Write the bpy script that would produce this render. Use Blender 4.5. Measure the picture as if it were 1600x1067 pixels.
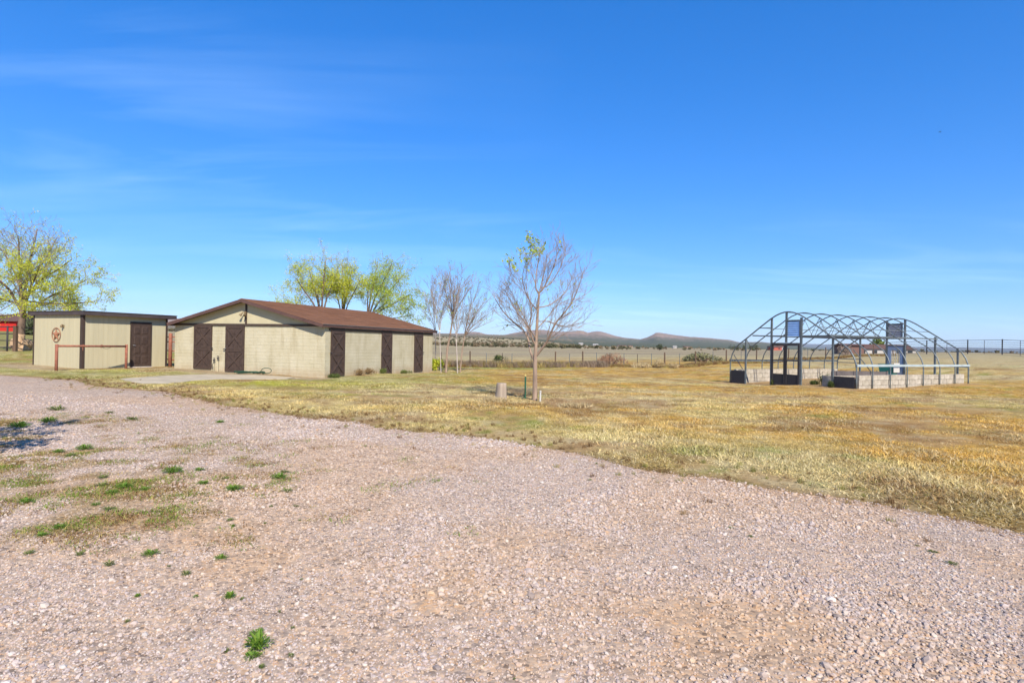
import bpy, math, random
import numpy as np
from mathutils import Vector, Matrix, Euler

for o in list(bpy.data.objects): bpy.data.objects.remove(o)
scn = bpy.context.scene
col = scn.collection
R = math.radians

# ------------------------------------------------------------------ camera, sky, sun, exposure
F, ROLL, Y0, HC = 920.641, 0.0182, 537.695, 1.5      # focal length in photo pixels, roll, horizon row, eye height
cd = bpy.data.cameras.new('camera'); cam = bpy.data.objects.new('camera', cd); col.objects.link(cam)
cd.sensor_width = 36; cd.lens = 36 * F / 1600; cd.clip_start = 0.05; cd.clip_end = 60000
pitch = math.atan((Y0 - 533.5) / F)
cam.matrix_world = Matrix.Translation((0, 0, HC)) @ (Euler((R(90) + pitch, 0, 0)).to_matrix() @ Euler((0, 0, ROLL)).to_matrix()).to_4x4()
scn.camera = cam

SUN_EL = R(41); SUN_H = Vector((0.31, -0.951)).normalized()
w = bpy.data.worlds.new('World'); scn.world = w; w.use_nodes = True
nt = w.node_tree; nt.nodes.clear()
def N(nt, t, **k):
    n = nt.nodes.new(t)
    for a, b in k.items(): setattr(n, a, b)
    return n
sky = N(nt, 'ShaderNodeTexSky', sky_type='NISHITA', sun_disc=False)
sky.sun_elevation = SUN_EL; sky.sun_rotation = math.atan2(SUN_H.x, SUN_H.y)
sky.altitude = 1300; sky.air_density = 1.2; sky.dust_density = 0.0; sky.ozone_density = 1.0
bg = N(nt, 'ShaderNodeBackground'); bg.inputs['Strength'].default_value = 0.15
out = N(nt, 'ShaderNodeOutputWorld')
# thin cirrus: noise on the plane of a high cloud layer (direction / height)
tc = N(nt, 'ShaderNodeTexCoord'); sep = N(nt, 'ShaderNodeSeparateXYZ')
nt.links.new(tc.outputs['Generated'], sep.inputs[0])
zc = N(nt, 'ShaderNodeMath', operation='MAXIMUM'); nt.links.new(sep.outputs['Z'], zc.inputs[0]); zc.inputs[1].default_value = 0.0
za = N(nt, 'ShaderNodeMath', operation='ADD'); nt.links.new(zc.outputs[0], za.inputs[0]); za.inputs[1].default_value = 0.10
dx = N(nt, 'ShaderNodeMath', operation='DIVIDE'); dy = N(nt, 'ShaderNodeMath', operation='DIVIDE')
for d_, c_ in ((dx, 'X'), (dy, 'Y')):
    nt.links.new(sep.outputs[c_], d_.inputs[0]); nt.links.new(za.outputs[0], d_.inputs[1])
cmb = N(nt, 'ShaderNodeCombineXYZ'); nt.links.new(dx.outputs[0], cmb.inputs[0]); nt.links.new(dy.outputs[0], cmb.inputs[1])
mp = N(nt, 'ShaderNodeMapping'); mp.inputs['Rotation'].default_value = (0, 0, R(24)); mp.inputs['Scale'].default_value = (0.42, 1.5, 1)
mp.inputs['Location'].default_value = (3.1, 1.7, 0)
nt.links.new(cmb.outputs[0], mp.inputs[0])
n1 = N(nt, 'ShaderNodeTexNoise'); n1.inputs['Scale'].default_value = 1.15; n1.inputs['Detail'].default_value = 9; n1.inputs['Roughness'].default_value = 0.55; n1.inputs['Distortion'].default_value = 0.6
nt.links.new(mp.outputs[0], n1.inputs['Vector'])
n2 = N(nt, 'ShaderNodeTexNoise'); n2.inputs['Scale'].default_value = 0.33; n2.inputs['Detail'].default_value = 3
mp2 = N(nt, 'ShaderNodeMapping'); mp2.inputs['Location'].default_value = (15.5, 9.1, 0); nt.links.new(cmb.outputs[0], mp2.inputs[0]); nt.links.new(mp2.outputs[0], n2.inputs['Vector'])
r1 = N(nt, 'ShaderNodeMapRange'); r1.inputs['From Min'].default_value = 0.47; r1.inputs['From Max'].default_value = 0.80
nt.links.new(n1.outputs['Fac'], r1.inputs['Value'])
r2 = N(nt, 'ShaderNodeMapRange'); r2.inputs['From Min'].default_value = 0.40; r2.inputs['From Max'].default_value = 0.68
nt.links.new(n2.outputs['Fac'], r2.inputs['Value'])
mm = N(nt, 'ShaderNodeMath', operation='MULTIPLY'); nt.links.new(r1.outputs[0], mm.inputs[0]); nt.links.new(r2.outputs[0], mm.inputs[1])
m2 = N(nt, 'ShaderNodeMath', operation='MULTIPLY'); nt.links.new(mm.outputs[0], m2.inputs[0]); m2.inputs[1].default_value = 0.38
hs = N(nt, 'ShaderNodeHueSaturation'); hs.inputs['Saturation'].default_value = 1.26; hs.inputs['Value'].default_value = 1.0
tn = N(nt, 'ShaderNodeMix', data_type='RGBA', blend_type='MULTIPLY'); tn.inputs[0].default_value = 1; tn.inputs[7].default_value = (0.67, 0.89, 1.38, 1)
gm = N(nt, 'ShaderNodeGamma'); gm.inputs['Gamma'].default_value = 0.72; nt.links.new(sky.outputs[0], gm.inputs['Color']); nt.links.new(gm.outputs[0], tn.inputs[6]); nt.links.new(tn.outputs[2], hs.inputs['Color'])
mx = N(nt, 'ShaderNodeMix', data_type='RGBA'); nt.links.new(m2.outputs[0], mx.inputs['Factor'])
nt.links.new(hs.outputs[0], mx.inputs[6]); mx.inputs[7].default_value = (4.6, 6.2, 7.6, 1)
nt.links.new(mx.outputs[2], bg.inputs['Color']); nt.links.new(bg.outputs[0], out.inputs[0])

ld = bpy.data.lights.new('sun', 'SUN'); ld.energy = 5.0; ld.angle = R(0.53); ld.color = (1.0, 0.935, 0.83)
sun = bpy.data.objects.new('sun', ld); col.objects.link(sun)
SV = Vector((SUN_H.x * math.cos(SUN_EL), SUN_H.y * math.cos(SUN_EL), math.sin(SUN_EL)))
sun.rotation_euler = SV.to_track_quat('Z', 'Y').to_euler(); sun.location = SV * 60
vs = scn.view_settings
vs.view_transform = 'Standard'; vs.look = 'None'; vs.gamma = 1; vs.use_curve_mapping = False; vs.exposure = 0.58
scn.render.engine = 'CYCLES'
scn.cycles.max_bounces = 6; scn.cycles.transparent_max_bounces = 8; scn.cycles.volume_bounces = 0

# ------------------------------------------------------------------ helpers
def lin(r, g, b, k=1.0):
    f = lambda c: (c / 255 / 12.92 if c / 255 <= 0.04045 else ((c / 255 + 0.055) / 1.055) ** 2.4)
    return (f(r) * k, f(g) * k, f(b) * k, 1)
def ray(px, py):
    a, b = px - 800, py - Y0; c, s = math.cos(ROLL), math.sin(ROLL)
    return ((c * a + s * b) / F, -(-s * a + c * b) / F)
def at(px, py, Y):                       # the point at depth Y seen at a photo pixel
    u, v = ray(px, py); return Vector((u * Y, Y, HC + v * Y))
def gnd(px, py, z=0.0):                  # the point on level z seen at a photo pixel
    u, v = ray(px, py); Y = (z - HC) / v; return (u * Y, Y)

def _hash(ix, iy, seed):
    h = (ix.astype(np.int64) * 374761393 + iy.astype(np.int64) * 668265263 + seed * 974711) & 0xFFFFFFFF
    h = ((h ^ (h >> 13)) * 1274126177) & 0xFFFFFFFF
    return ((h ^ (h >> 16)) & 0xFFFF) / 65535.0
def vnoise(x, y, seed=0):
    x = np.asarray(x, float); y = np.asarray(y, float)
    ix, iy = np.floor(x), np.floor(y); fx, fy = x - ix, y - iy
    fx = fx * fx * (3 - 2 * fx); fy = fy * fy * (3 - 2 * fy)
    a = _hash(ix, iy, seed); b = _hash(ix + 1, iy, seed); c = _hash(ix, iy + 1, seed); d = _hash(ix + 1, iy + 1, seed)
    return (a * (1 - fx) + b * fx) * (1 - fy) + (c * (1 - fx) + d * fx) * fy
def fbm(x, y, seed=0, oct=4):
    s = 0; a = 0.5; t = 0
    for i in range(oct):
        s = s + a * vnoise(np.asarray(x) * 2 ** i, np.asarray(y) * 2 ** i, seed + i * 17); t += a; a *= 0.5
    return s / t
def sstep(x, a, b):
    t = np.clip((np.asarray(x, float) - a) / (b - a), 0, 1); return t * t * (3 - 2 * t)

class MB:
    def __init__(s): s.v = []; s.f = []; s.mi = []
    def add(s, vs, fs, mi=0):
        o = len(s.v); s.v.extend([tuple(p) for p in vs]); s.f.extend([tuple(i + o for i in f) for f in fs]); s.mi.extend([mi] * len(fs)); return s
    def box(s, x0, x1, y0, y1, z0, z1, mi=0):
        x0, x1 = min(x0, x1), max(x0, x1); y0, y1 = min(y0, y1), max(y0, y1); z0, z1 = min(z0, z1), max(z0, z1)
        return s.add([(x0, y0, z0), (x1, y0, z0), (x1, y1, z0), (x0, y1, z0), (x0, y0, z1), (x1, y0, z1), (x1, y1, z1), (x0, y1, z1)],
                     [(0, 3, 2, 1), (4, 5, 6, 7), (0, 1, 5, 4), (1, 2, 6, 5), (2, 3, 7, 6), (3, 0, 4, 7)], mi)
    def bar(s, p, q, wd, th, up=(0, 0, 1), mi=0):       # a straight board between two points
        p, q = Vector(p), Vector(q); d = (q - p).normalized(); u = Vector(up)
        a = d.cross(u)
        if a.length < 1e-4: a = d.cross(Vector((1, 0, 0)))
        a.normalize(); b = a.cross(d)
        a = a * wd / 2; b = b * th / 2
        return s.add([p - a - b, p + a - b, p + a + b, p - a + b, q - a - b, q + a - b, q + a + b, q - a + b],
                     [(0, 1, 2, 3), (7, 6, 5, 4), (0, 4, 5, 1), (1, 5, 6, 2), (2, 6, 7, 3), (3, 7, 4, 0)], mi)
    def tube(s, pts, rad, n=8, cap=True, mi=0):
        pts = [Vector(p) for p in pts]
        if not hasattr(rad, '__len__'): rad = [rad] * len(pts)
        o = len(s.v); a = None
        for i, p in enumerate(pts):
            d = (pts[min(i + 1, len(pts) - 1)] - pts[max(i - 1, 0)])
            if d.length < 1e-9: d = Vector((0, 0, 1))
            d.normalize()
            if a is None:
                a = d.cross(Vector((0.3, 0.9, 0.1)));
                if a.length < 0.1: a = d.cross(Vector((1, 0, 0)))
            a = (a - d * a.dot(d)).normalized(); b = d.cross(a)
            for k in range(n):
                t = 2 * math.pi * k / n; q = p + (a * math.cos(t) + b * math.sin(t)) * rad[i]
                s.v.append((q.x, q.y, q.z))
        for i in range(len(pts) - 1):
            for k in range(n):
                k2 = (k + 1) % n; s.f.append((o + i * n + k, o + i * n + k2, o + (i + 1) * n + k2, o + (i + 1) * n + k)); s.mi.append(mi)
        if cap:
            s.f.append(tuple(o + k for k in range(n))[::-1]); s.mi.append(mi)
            e = o + (len(pts) - 1) * n; s.f.append(tuple(e + k for k in range(n))); s.mi.append(mi)
        return s
    def mesh(s, name, mats, smooth=False):
        me = bpy.data.meshes.new(name); me.from_pydata(s.v, [], s.f)
        for m in (mats if isinstance(mats, (list, tuple)) else [mats]): me.materials.append(m)
        if any(s.mi): me.polygons.foreach_set('material_index', s.mi)
        if smooth: me.polygons.foreach_set('use_smooth', [True] * len(s.f))
        me.update(); return me
    def build(s, name, mats, parent=None, smooth=False, loc=None):
        return link(name, s.mesh(name, mats, smooth), parent, loc)
def link(name, me, parent=None, loc=None, rz=None, sc=None):
    o = bpy.data.objects.new(name, me); col.objects.link(o); o.parent = parent
    if loc is not None: o.location = loc
    if rz is not None: o.rotation_euler = (0, 0, rz)
    if sc is not None: o.scale = (sc, sc, sc) if not hasattr(sc, '__len__') else sc
    return o
def tag(o, label=None, cat=None, group=None, kind=None):
    if label: o['label'] = label
    if cat: o['category'] = cat
    if group: o['group'] = group
    if kind: o['kind'] = kind
    return o
def thing(name, label, cat, loc=(0, 0, 0), rz=0, group=None):
    return tag(link(name, None, None, loc, rz), label, cat, group)

# ------------------------------------------------------------------ materials
def newmat(name):
    m = bpy.data.materials.new(name); m.use_nodes = True; nt = m.node_tree
    b = nt.nodes['Principled BSDF']; b.inputs['Specular IOR Level'].default_value = 0.25
    return m, nt, b
def ramp(nt, fac, stops):
    r = N(nt, 'ShaderNodeValToRGB'); e = r.color_ramp.elements
    while len(e) < len(stops): e.new(0.5)
    for el, (p, c) in zip(e, stops): el.position = p; el.color = c
    nt.links.new(fac, r.inputs[0]); return r.outputs[0]
def noise(nt, vec, scale, detail=4, rough=0.55, dist=0):
    n = N(nt, 'ShaderNodeTexNoise'); n.inputs['Scale'].default_value = scale; n.inputs['Detail'].default_value = detail
    n.inputs['Roughness'].default_value = rough; n.inputs['Distortion'].default_value = dist
    if vec is not None: nt.links.new(vec, n.inputs['Vector'])
    return n
def mixc(nt, fac, a, b, mode='MIX'):
    m = N(nt, 'ShaderNodeMix', data_type='RGBA', blend_type=mode)
    for v, i in ((fac, 0), (a, 6), (b, 7)):
        if hasattr(v, 'is_linked'): nt.links.new(v, m.inputs[i])
        else: m.inputs[i].default_value = v
    return m.outputs[2]
def bump(nt, b, h, strength=0.5, dist=0.01):
    n = N(nt, 'ShaderNodeBump'); n.inputs['Strength'].default_value = strength; n.inputs['Distance'].default_value = dist
    nt.links.new(h, n.inputs['Height']); nt.links.new(n.outputs[0], b.inputs['Normal'])
def mulc(c, k): return (c[0] * k, c[1] * k, c[2] * k, 1)
def simple(name, c, rough=0.7, var=0.15, scale=6.0, metal=0.0, bmp=0.0, bscale=40, stretch=(1, 1, 1), spec=0.25):
    m, nt, b = newmat(name); t = N(nt, 'ShaderNodeTexCoord'); mp = N(nt, 'ShaderNodeMapping'); mp.inputs['Scale'].default_value = stretch
    nt.links.new(t.outputs['Object'], mp.inputs[0])
    n = noise(nt, mp.outputs[0], scale, 6)
    c2 = ramp(nt, n.outputs['Fac'], [(0.3, mulc(c, 1 - var)), (0.7, mulc(c, 1 + var))])
    nt.links.new(c2, b.inputs['Base Color']); b.inputs['Roughness'].default_value = rough; b.inputs['Metallic'].default_value = metal
    b.inputs['Specular IOR Level'].default_value = spec
    if bmp:
        n2 = noise(nt, mp.outputs[0], bscale, 4); bump(nt, b, n2.outputs['Fac'], bmp, 0.01)
    return m
K = 0.62     # photo tone of a sunlit surface -> albedo
M = {}
M['brown_paint'] = simple('dark_brown_paint', lin(88, 72, 62, 0.6), 0.6, 0.2, 5, bmp=0.15, stretch=(1, 1, 0.3))
M['brown_door'] = simple('dark_brown_door_paint', lin(94, 76, 66, 0.58), 0.55, 0.25, 7, bmp=0.2, bscale=30)
M['fascia'] = simple('brown_fascia_paint', lin(112, 84, 76, 0.6), 0.65, 0.2, 3, bmp=0.15)
M['shed_fascia'] = simple('shed_fascia_paint', lin(92, 80, 78, 0.6), 0.65, 0.2, 3, bmp=0.15)
M['gable'] = simple('gable_panel_paint', lin(226, 212, 172, K), 0.8, 0.06, 2.5, bmp=0.1)
M['soffit'] = simple('soffit_paint', lin(120, 108, 92, 0.6), 0.8, 0.1)
M['rust_pipe'] = simple('rusty_red_pipe', lin(176, 112, 88, 0.6), 0.8, 0.28, 9, bmp=0.2)
M['black_pipe'] = simple('dark_pipe', lin(70, 66, 70, 0.6), 0.6, 0.3, 8)
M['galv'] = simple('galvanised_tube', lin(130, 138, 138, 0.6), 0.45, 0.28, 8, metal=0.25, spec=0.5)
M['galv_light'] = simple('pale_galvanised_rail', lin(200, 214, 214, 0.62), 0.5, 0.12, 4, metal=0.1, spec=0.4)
M['dark_panel'] = simple('black_skirt_panel', lin(72, 70, 72, 0.6), 0.6, 0.2, 5, bmp=0.1, bscale=20, stretch=(6, 1, 1))
M['dark_frame'] = simple('dark_door_frame', lin(78, 74, 74, 0.6), 0.6, 0.15)
M['blue_slat'] = simple('blue_louvre_sky_sheen', lin(178, 212, 246, 0.9), 0.35, 0.12, 4, metal=0.0, spec=0.6)  # sky reflected in the slats is worked into this pale blue
M['grey_slat'] = simple('grey_louvre', lin(190, 188, 192, 0.65), 0.5, 0.15, 4)
M['blue_door'] = simple('grey_blue_door', lin(170, 188, 214, 0.65), 0.6, 0.1)
M['teal'] = simple('teal_plastic', lin(30, 165, 150, 0.6), 0.4, 0.1, spec=0.5)
M['block'] = simple('pale_concrete_block', lin(222, 208, 198, 0.66), 0.95, 0.13, 3, bmp=0.4, bscale=30)
def block_mat():
    m, nt, b = newmat('weathered_block'); oi = N(nt, 'ShaderNodeObjectInfo'); t = N(nt, 'ShaderNodeTexCoord')
    n1 = noise(nt, t.outputs['Object'], 7, 6, 0.65); n2 = noise(nt, t.outputs['Object'], 40, 3)
    c = ramp(nt, oi.outputs['Random'], [(0, lin(200, 188, 168, 0.60)), (0.5, lin(222, 210, 190, 0.62)), (1, lin(208, 196, 174, 0.60))])
    c = mixc(nt, 1.0, c, ramp(nt, n1.outputs['Fac'], [(0.3, (0.72, 0.70, 0.68, 1)), (0.6, (1.05, 1.05, 1.05, 1))]), 'MULTIPLY')
    nt.links.new(c, b.inputs['Base Color']); b.inputs['Roughness'].default_value = 0.95; bump(nt, b, n2.outputs['Fac'], 0.5, 0.008); return m
M['block_i'] = block_mat()
M['bed_inner'] = simple('weathered_grey_panel', lin(122, 112, 108, 0.6), 0.9, 0.2, 3, stretch=(8, 1, 1), bmp=0.2)
M['soil'] = simple('dry_soil', lin(160, 130, 104, 0.6), 1.0, 0.3, 4, bmp=0.6, bscale=12)
M['hose'] = simple('dark_green_hose', lin(48, 84, 62, 0.7), 0.5, 0.2)
M['tgreen'] = simple('green_post_paint', lin(42, 112, 88, 0.62), 0.6, 0.2)
M['tyellow'] = simple('yellow_post_cap', lin(232, 208, 130, 0.62), 0.6, 0.1)
M['white_pvc'] = simple('white_pipe', lin(232, 226, 214, 0.62), 0.5, 0.08)
M['chrome'] = simple('bright_handle', lin(200, 200, 200, 0.9), 0.3, 0.1, metal=0.8)
M['lamp'] = simple('bronze_lamp', lin(150, 128, 96, 0.6), 0.5, 0.25)
M['copper'] = simple('rusty_copper_star', lin(190, 132, 98, 0.58), 0.6, 0.22, 14)
M['post_wood'] = simple('weathered_post_wood', lin(120, 96, 78, 0.6), 0.95, 0.3, 6, bmp=0.4, stretch=(1, 1, 0.15))
M['tpost'] = simple('steel_t_post', lin(98, 84, 76, 0.6), 0.8, 0.3)
M['wire'] = simple('dull_wire', lin(150, 145, 135, 0.55), 0.6, 0.1)
M['red_wall'] = simple('red_barn_paint', lin(220, 50, 42, 0.62), 0.8, 0.1)
M['far_red'] = simple('faded_red_wall', lin(206, 110, 92, 0.6), 0.9, 0.1)
M['far_roof'] = simple('far_brown_roof', lin(120, 90, 78, 0.6), 0.9, 0.15)
M['far_white'] = simple('far_white_wall', lin(218, 210, 200, 0.6), 0.8, 0.05)
M['far_tan'] = simple('far_tan_wall', lin(205, 178, 150, 0.6), 0.8, 0.08)
M['far_brown'] = simple('far_brown_wall', lin(140, 104, 92, 0.6), 0.8, 0.15)
M['far_glass'] = simple('far_window', (0.03, 0.035, 0.04, 1), 0.2, 0.05)
M['bark'] = simple('grey_brown_bark', lin(180, 154, 132, 0.62), 0.95, 0.3, 9, bmp=0.6, bscale=26, stretch=(1, 1, 0.25))
M['bark_dark'] = simple('dark_grey_bark', lin(138, 116, 100, 0.58), 0.95, 0.35, 7, bmp=0.6, bscale=20, stretch=(1, 1, 0.25))
M['bark_pale'] = simple('pale_grey_bark', lin(206, 190, 176, 0.62), 0.95, 0.25, 8, bmp=0.4, bscale=20, stretch=(1, 1, 0.3))
M['bark_light'] = simple('tan_bark', lin(205, 172, 136, 0.62), 0.95, 0.3, 5, bmp=0.6, bscale=14, stretch=(1, 1, 0.3))
M['bark_white'] = simple('white_painted_bark', lin(222, 212, 206, 0.62), 0.9, 0.12, 6, bmp=0.3)
M['twig'] = simple('purplish_twig', lin(190, 168, 150, 0.64), 0.9, 0.15, 3)
M['twig_grey'] = simple('grey_twig', lin(186, 170, 156, 0.62), 0.9, 0.15, 3)
M['stump'] = simple('weathered_stump_wood', lin(190, 170, 148, 0.62), 0.95, 0.22, 5, bmp=0.7, bscale=18, stretch=(2.5, 2.5, 0.12))

def stucco_mat(name, swap):
    m, nt, b = newmat(name); t = N(nt, 'ShaderNodeTexCoord'); s = N(nt, 'ShaderNodeSeparateXYZ'); c = N(nt, 'ShaderNodeCombineXYZ')
    nt.links.new(t.outputs['Object'], s.inputs[0])
    nt.links.new(s.outputs['Y' if swap else 'X'], c.inputs[0]); nt.links.new(s.outputs['Z'], c.inputs[1])
    br = N(nt, 'ShaderNodeTexBrick'); nt.links.new(c.outputs[0], br.inputs['Vector'])
    br.inputs['Scale'].default_value = 1; br.inputs['Brick Width'].default_value = 0.41; br.inputs['Row Height'].default_value = 0.155
    br.inputs['Mortar Size'].default_value = 0.012; br.inputs['Mortar Smooth'].default_value = 0.6
    br.inputs['Color1'].default_value = (1, 1, 1, 1); br.inputs['Color2'].default_value = (0.75, 0.75, 0.75, 1); br.inputs['Mortar'].default_value = (0, 0, 0, 1)
    n1 = noise(nt, t.outputs['Object'], 1.6, 5); n2 = noise(nt, t.outputs['Object'], 14, 5, 0.6); n3 = noise(nt, c.outputs[0], 5, 3)
    st_ = N(nt, 'ShaderNodeMapping'); st_.inputs['Scale'].default_value = (2.2, 2.2, 0.35); nt.links.new(t.outputs['Object'], st_.inputs[0]); n4 = noise(nt, st_.outputs[0], 1.3, 6, 0.65)
    base = ramp(nt, n1.outputs['Fac'], [(0.3, lin(218, 205, 168, K)), (0.7, lin(233, 221, 188, K))])
    base = mixc(nt, 1.0, base, ramp(nt, n4.outputs['Fac'], [(0.32, (0.84, 0.81, 0.76, 1)), (0.5, (1, 1, 1, 1))]), 'MULTIPLY')
    # dust splashed onto the foot of the wall
    zr = N(nt, 'ShaderNodeMapRange'); nt.links.new(s.outputs['Z'], zr.inputs['Value']); zr.inputs['From Min'].default_value = 0.35; zr.inputs['From Max'].default_value = -0.15
    md = N(nt, 'ShaderNodeMath', operation='MULTIPLY'); nt.links.new(zr.outputs[0], md.inputs[0]); nt.links.new(n3.outputs['Fac'], md.inputs[1])
    nt.links.new(mixc(nt, md.outputs[0], base, lin(196, 160, 120, K)), b.inputs['Base Color']); b.inputs['Roughness'].default_value = 0.9
    wob = noise(nt, c.outputs[0], 3.0, 4); mk = N(nt, 'ShaderNodeMath', operation='MULTIPLY'); nt.links.new(br.outputs['Color'], mk.inputs[0]); nt.links.new(wob.outputs['Fac'], mk.inputs[1])
    a1 = N(nt, 'ShaderNodeMath', operation='MULTIPLY_ADD'); nt.links.new(n2.outputs['Fac'], a1.inputs[0]); a1.inputs[1].default_value = 0.9; nt.links.new(mk.outputs[0], a1.inputs[2])
    bump(nt, b, a1.outputs[0], 0.7, 0.018); return m
M['stucco_f'] = stucco_mat('painted_block_front', False); M['stucco_s'] = stucco_mat('painted_block_side', True)
M['shed_wall'] = simple('cream_siding_paint', lin(224, 211, 172, K), 0.8, 0.06, 1.6, bmp=0.25, bscale=9, stretch=(3, 3, 0.25))
def shingle_mat():
    m, nt, b = newmat('brown_shingles'); t = N(nt, 'ShaderNodeTexCoord'); mp = N(nt, 'ShaderNodeMapping')
    mp.inputs['Rotation'].default_value = (0, 0, R(90)); nt.links.new(t.outputs['Object'], mp.inputs[0])
    br = N(nt, 'ShaderNodeTexBrick'); nt.links.new(mp.outputs[0], br.inputs['Vector']); br.inputs['Scale'].default_value = 1
    br.inputs['Brick Width'].default_value = 0.3; br.inputs['Row Height'].default_value = 0.16; br.inputs['Mortar Size'].default_value = 0.004
    br.inputs['Color1'].default_value = lin(176, 124, 90, 0.58); br.inputs['Color2'].default_value = lin(140, 98, 70, 0.58); br.inputs['Mortar'].default_value = lin(96, 64, 50, 0.55)
    n = noise(nt, t.outputs['Object'], 60, 4, 0.7); n2 = noise(nt, t.outputs['Object'], 1.2, 4)
    c = mixc(nt, 0.5, br.outputs['Color'], ramp(nt, n.outputs['Fac'], [(0.25, lin(114, 72, 54, 0.58)), (0.75, lin(204, 150, 110, 0.58))]))
    c = mixc(nt, 0.35, c, ramp(nt, n2.outputs['Fac'], [(0.3, lin(132, 90, 64, 0.58)), (0.7, lin(182, 128, 90, 0.58))]))
    nt.links.new(c, b.inputs['Base Color']); b.inputs['Roughness'].default_value = 0.95; bump(nt, b, n.outputs['Fac'], 0.5, 0.006); return m
M['shingle'] = shingle_mat()
def leaf_mat(name, c1, c2, trans=0.35):
    m, nt, b = newmat(name); g = N(nt, 'ShaderNodeNewGeometry')
    c = ramp(nt, g.outputs['Random Per Island'], [(0.0, c1), (1.0, c2)])
    nt.links.new(c, b.inputs['Base Color']); b.inputs['Roughness'].default_value = 0.6
    tr = N(nt, 'ShaderNodeBsdfTranslucent'); nt.links.new(c, tr.inputs['Color'])
    ms = N(nt, 'ShaderNodeMixShader'); ms.inputs[0].default_value = trans
    nt.links.new(b.outputs[0], ms.inputs[1]); nt.links.new(tr.outputs[0], ms.inputs[2])
    nt.links.new(ms.outputs[0], nt.nodes['Material Output'].inputs[0]); return m
M['leaf_yellow'] = leaf_mat('spring_yellow_green_leaf', lin(240, 234, 84, 0.8), lin(200, 214, 76, 0.8), 0.5)
M['leaf_green'] = leaf_mat('spring_green_leaf', lin(222, 226, 90, 0.78), lin(178, 206, 80, 0.78), 0.5)
M['leaf_dark'] = leaf_mat('juniper_leaf', (0.05, 0.065, 0.028, 1), (0.09, 0.10, 0.045, 1), 0.1)
M['leaf_bush'] = leaf_mat('bush_leaf', lin(120, 130, 62, 0.55), lin(92, 110, 52, 0.55), 0.2)
M['leaf_weed'] = leaf_mat('weed_leaf', lin(104, 150, 48, 0.62), lin(150, 178, 66, 0.62), 0.3)
M['leaf_olive'] = leaf_mat('olive_weed_leaf', lin(140, 148, 72, 0.6), lin(110, 130, 60, 0.6), 0.2)
M['leaf_straw'] = leaf_mat('straw', lin(236, 214, 166, 0.7), lin(210, 182, 130, 0.7), 0.3)
M['leaf_red'] = leaf_mat('reddish_brush', lin(206, 160, 122, 0.62), lin(170, 128, 98, 0.62), 0.2)
M['leaf_sage'] = leaf_mat('sage_leaf', lin(172, 166, 118, 0.6), lin(140, 140, 98, 0.6), 0.2)
M['leaf_dry'] = leaf_mat('dry_stalk', lin(190, 160, 110, 0.62), lin(150, 120, 84, 0.62), 0.2)

def inst_mat(name, rough=0.9, trans=0.0):
    m, nt, b = newmat(name); a = N(nt, 'ShaderNodeAttribute', attribute_type='INSTANCER', attribute_name='tint')
    g = N(nt, 'ShaderNodeNewGeometry')
    v = N(nt, 'ShaderNodeMapRange'); nt.links.new(g.outputs['Random Per Island'], v.inputs['Value']); v.inputs['To Min'].default_value = 0.78; v.inputs['To Max'].default_value = 1.2
    c = N(nt, 'ShaderNodeVectorMath', operation='SCALE'); nt.links.new(a.outputs['Color'], c.inputs[0]); nt.links.new(v.outputs[0], c.inputs['Scale'])
    nt.links.new(c.outputs[0], b.inputs['Base Color']); b.inputs['Roughness'].default_value = rough; b.inputs['Specular IOR Level'].default_value = 0.15
    if trans:
        tr = N(nt, 'ShaderNodeBsdfTranslucent'); nt.links.new(c.outputs[0], tr.inputs['Color'])
        ms = N(nt, 'ShaderNodeMixShader'); ms.inputs[0].default_value = trans
        nt.links.new(b.outputs[0], ms.inputs[1]); nt.links.new(tr.outputs[0], ms.inputs[2]); nt.links.new(ms.outputs[0], nt.nodes['Material Output'].inputs[0])
    return m
M['stone_i'] = inst_mat('gravel_stone'); M['blade_i'] = inst_mat('grass_blade', 0.8, 0.25); M['scrub_i'] = inst_mat('scrub_leaf')

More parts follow.
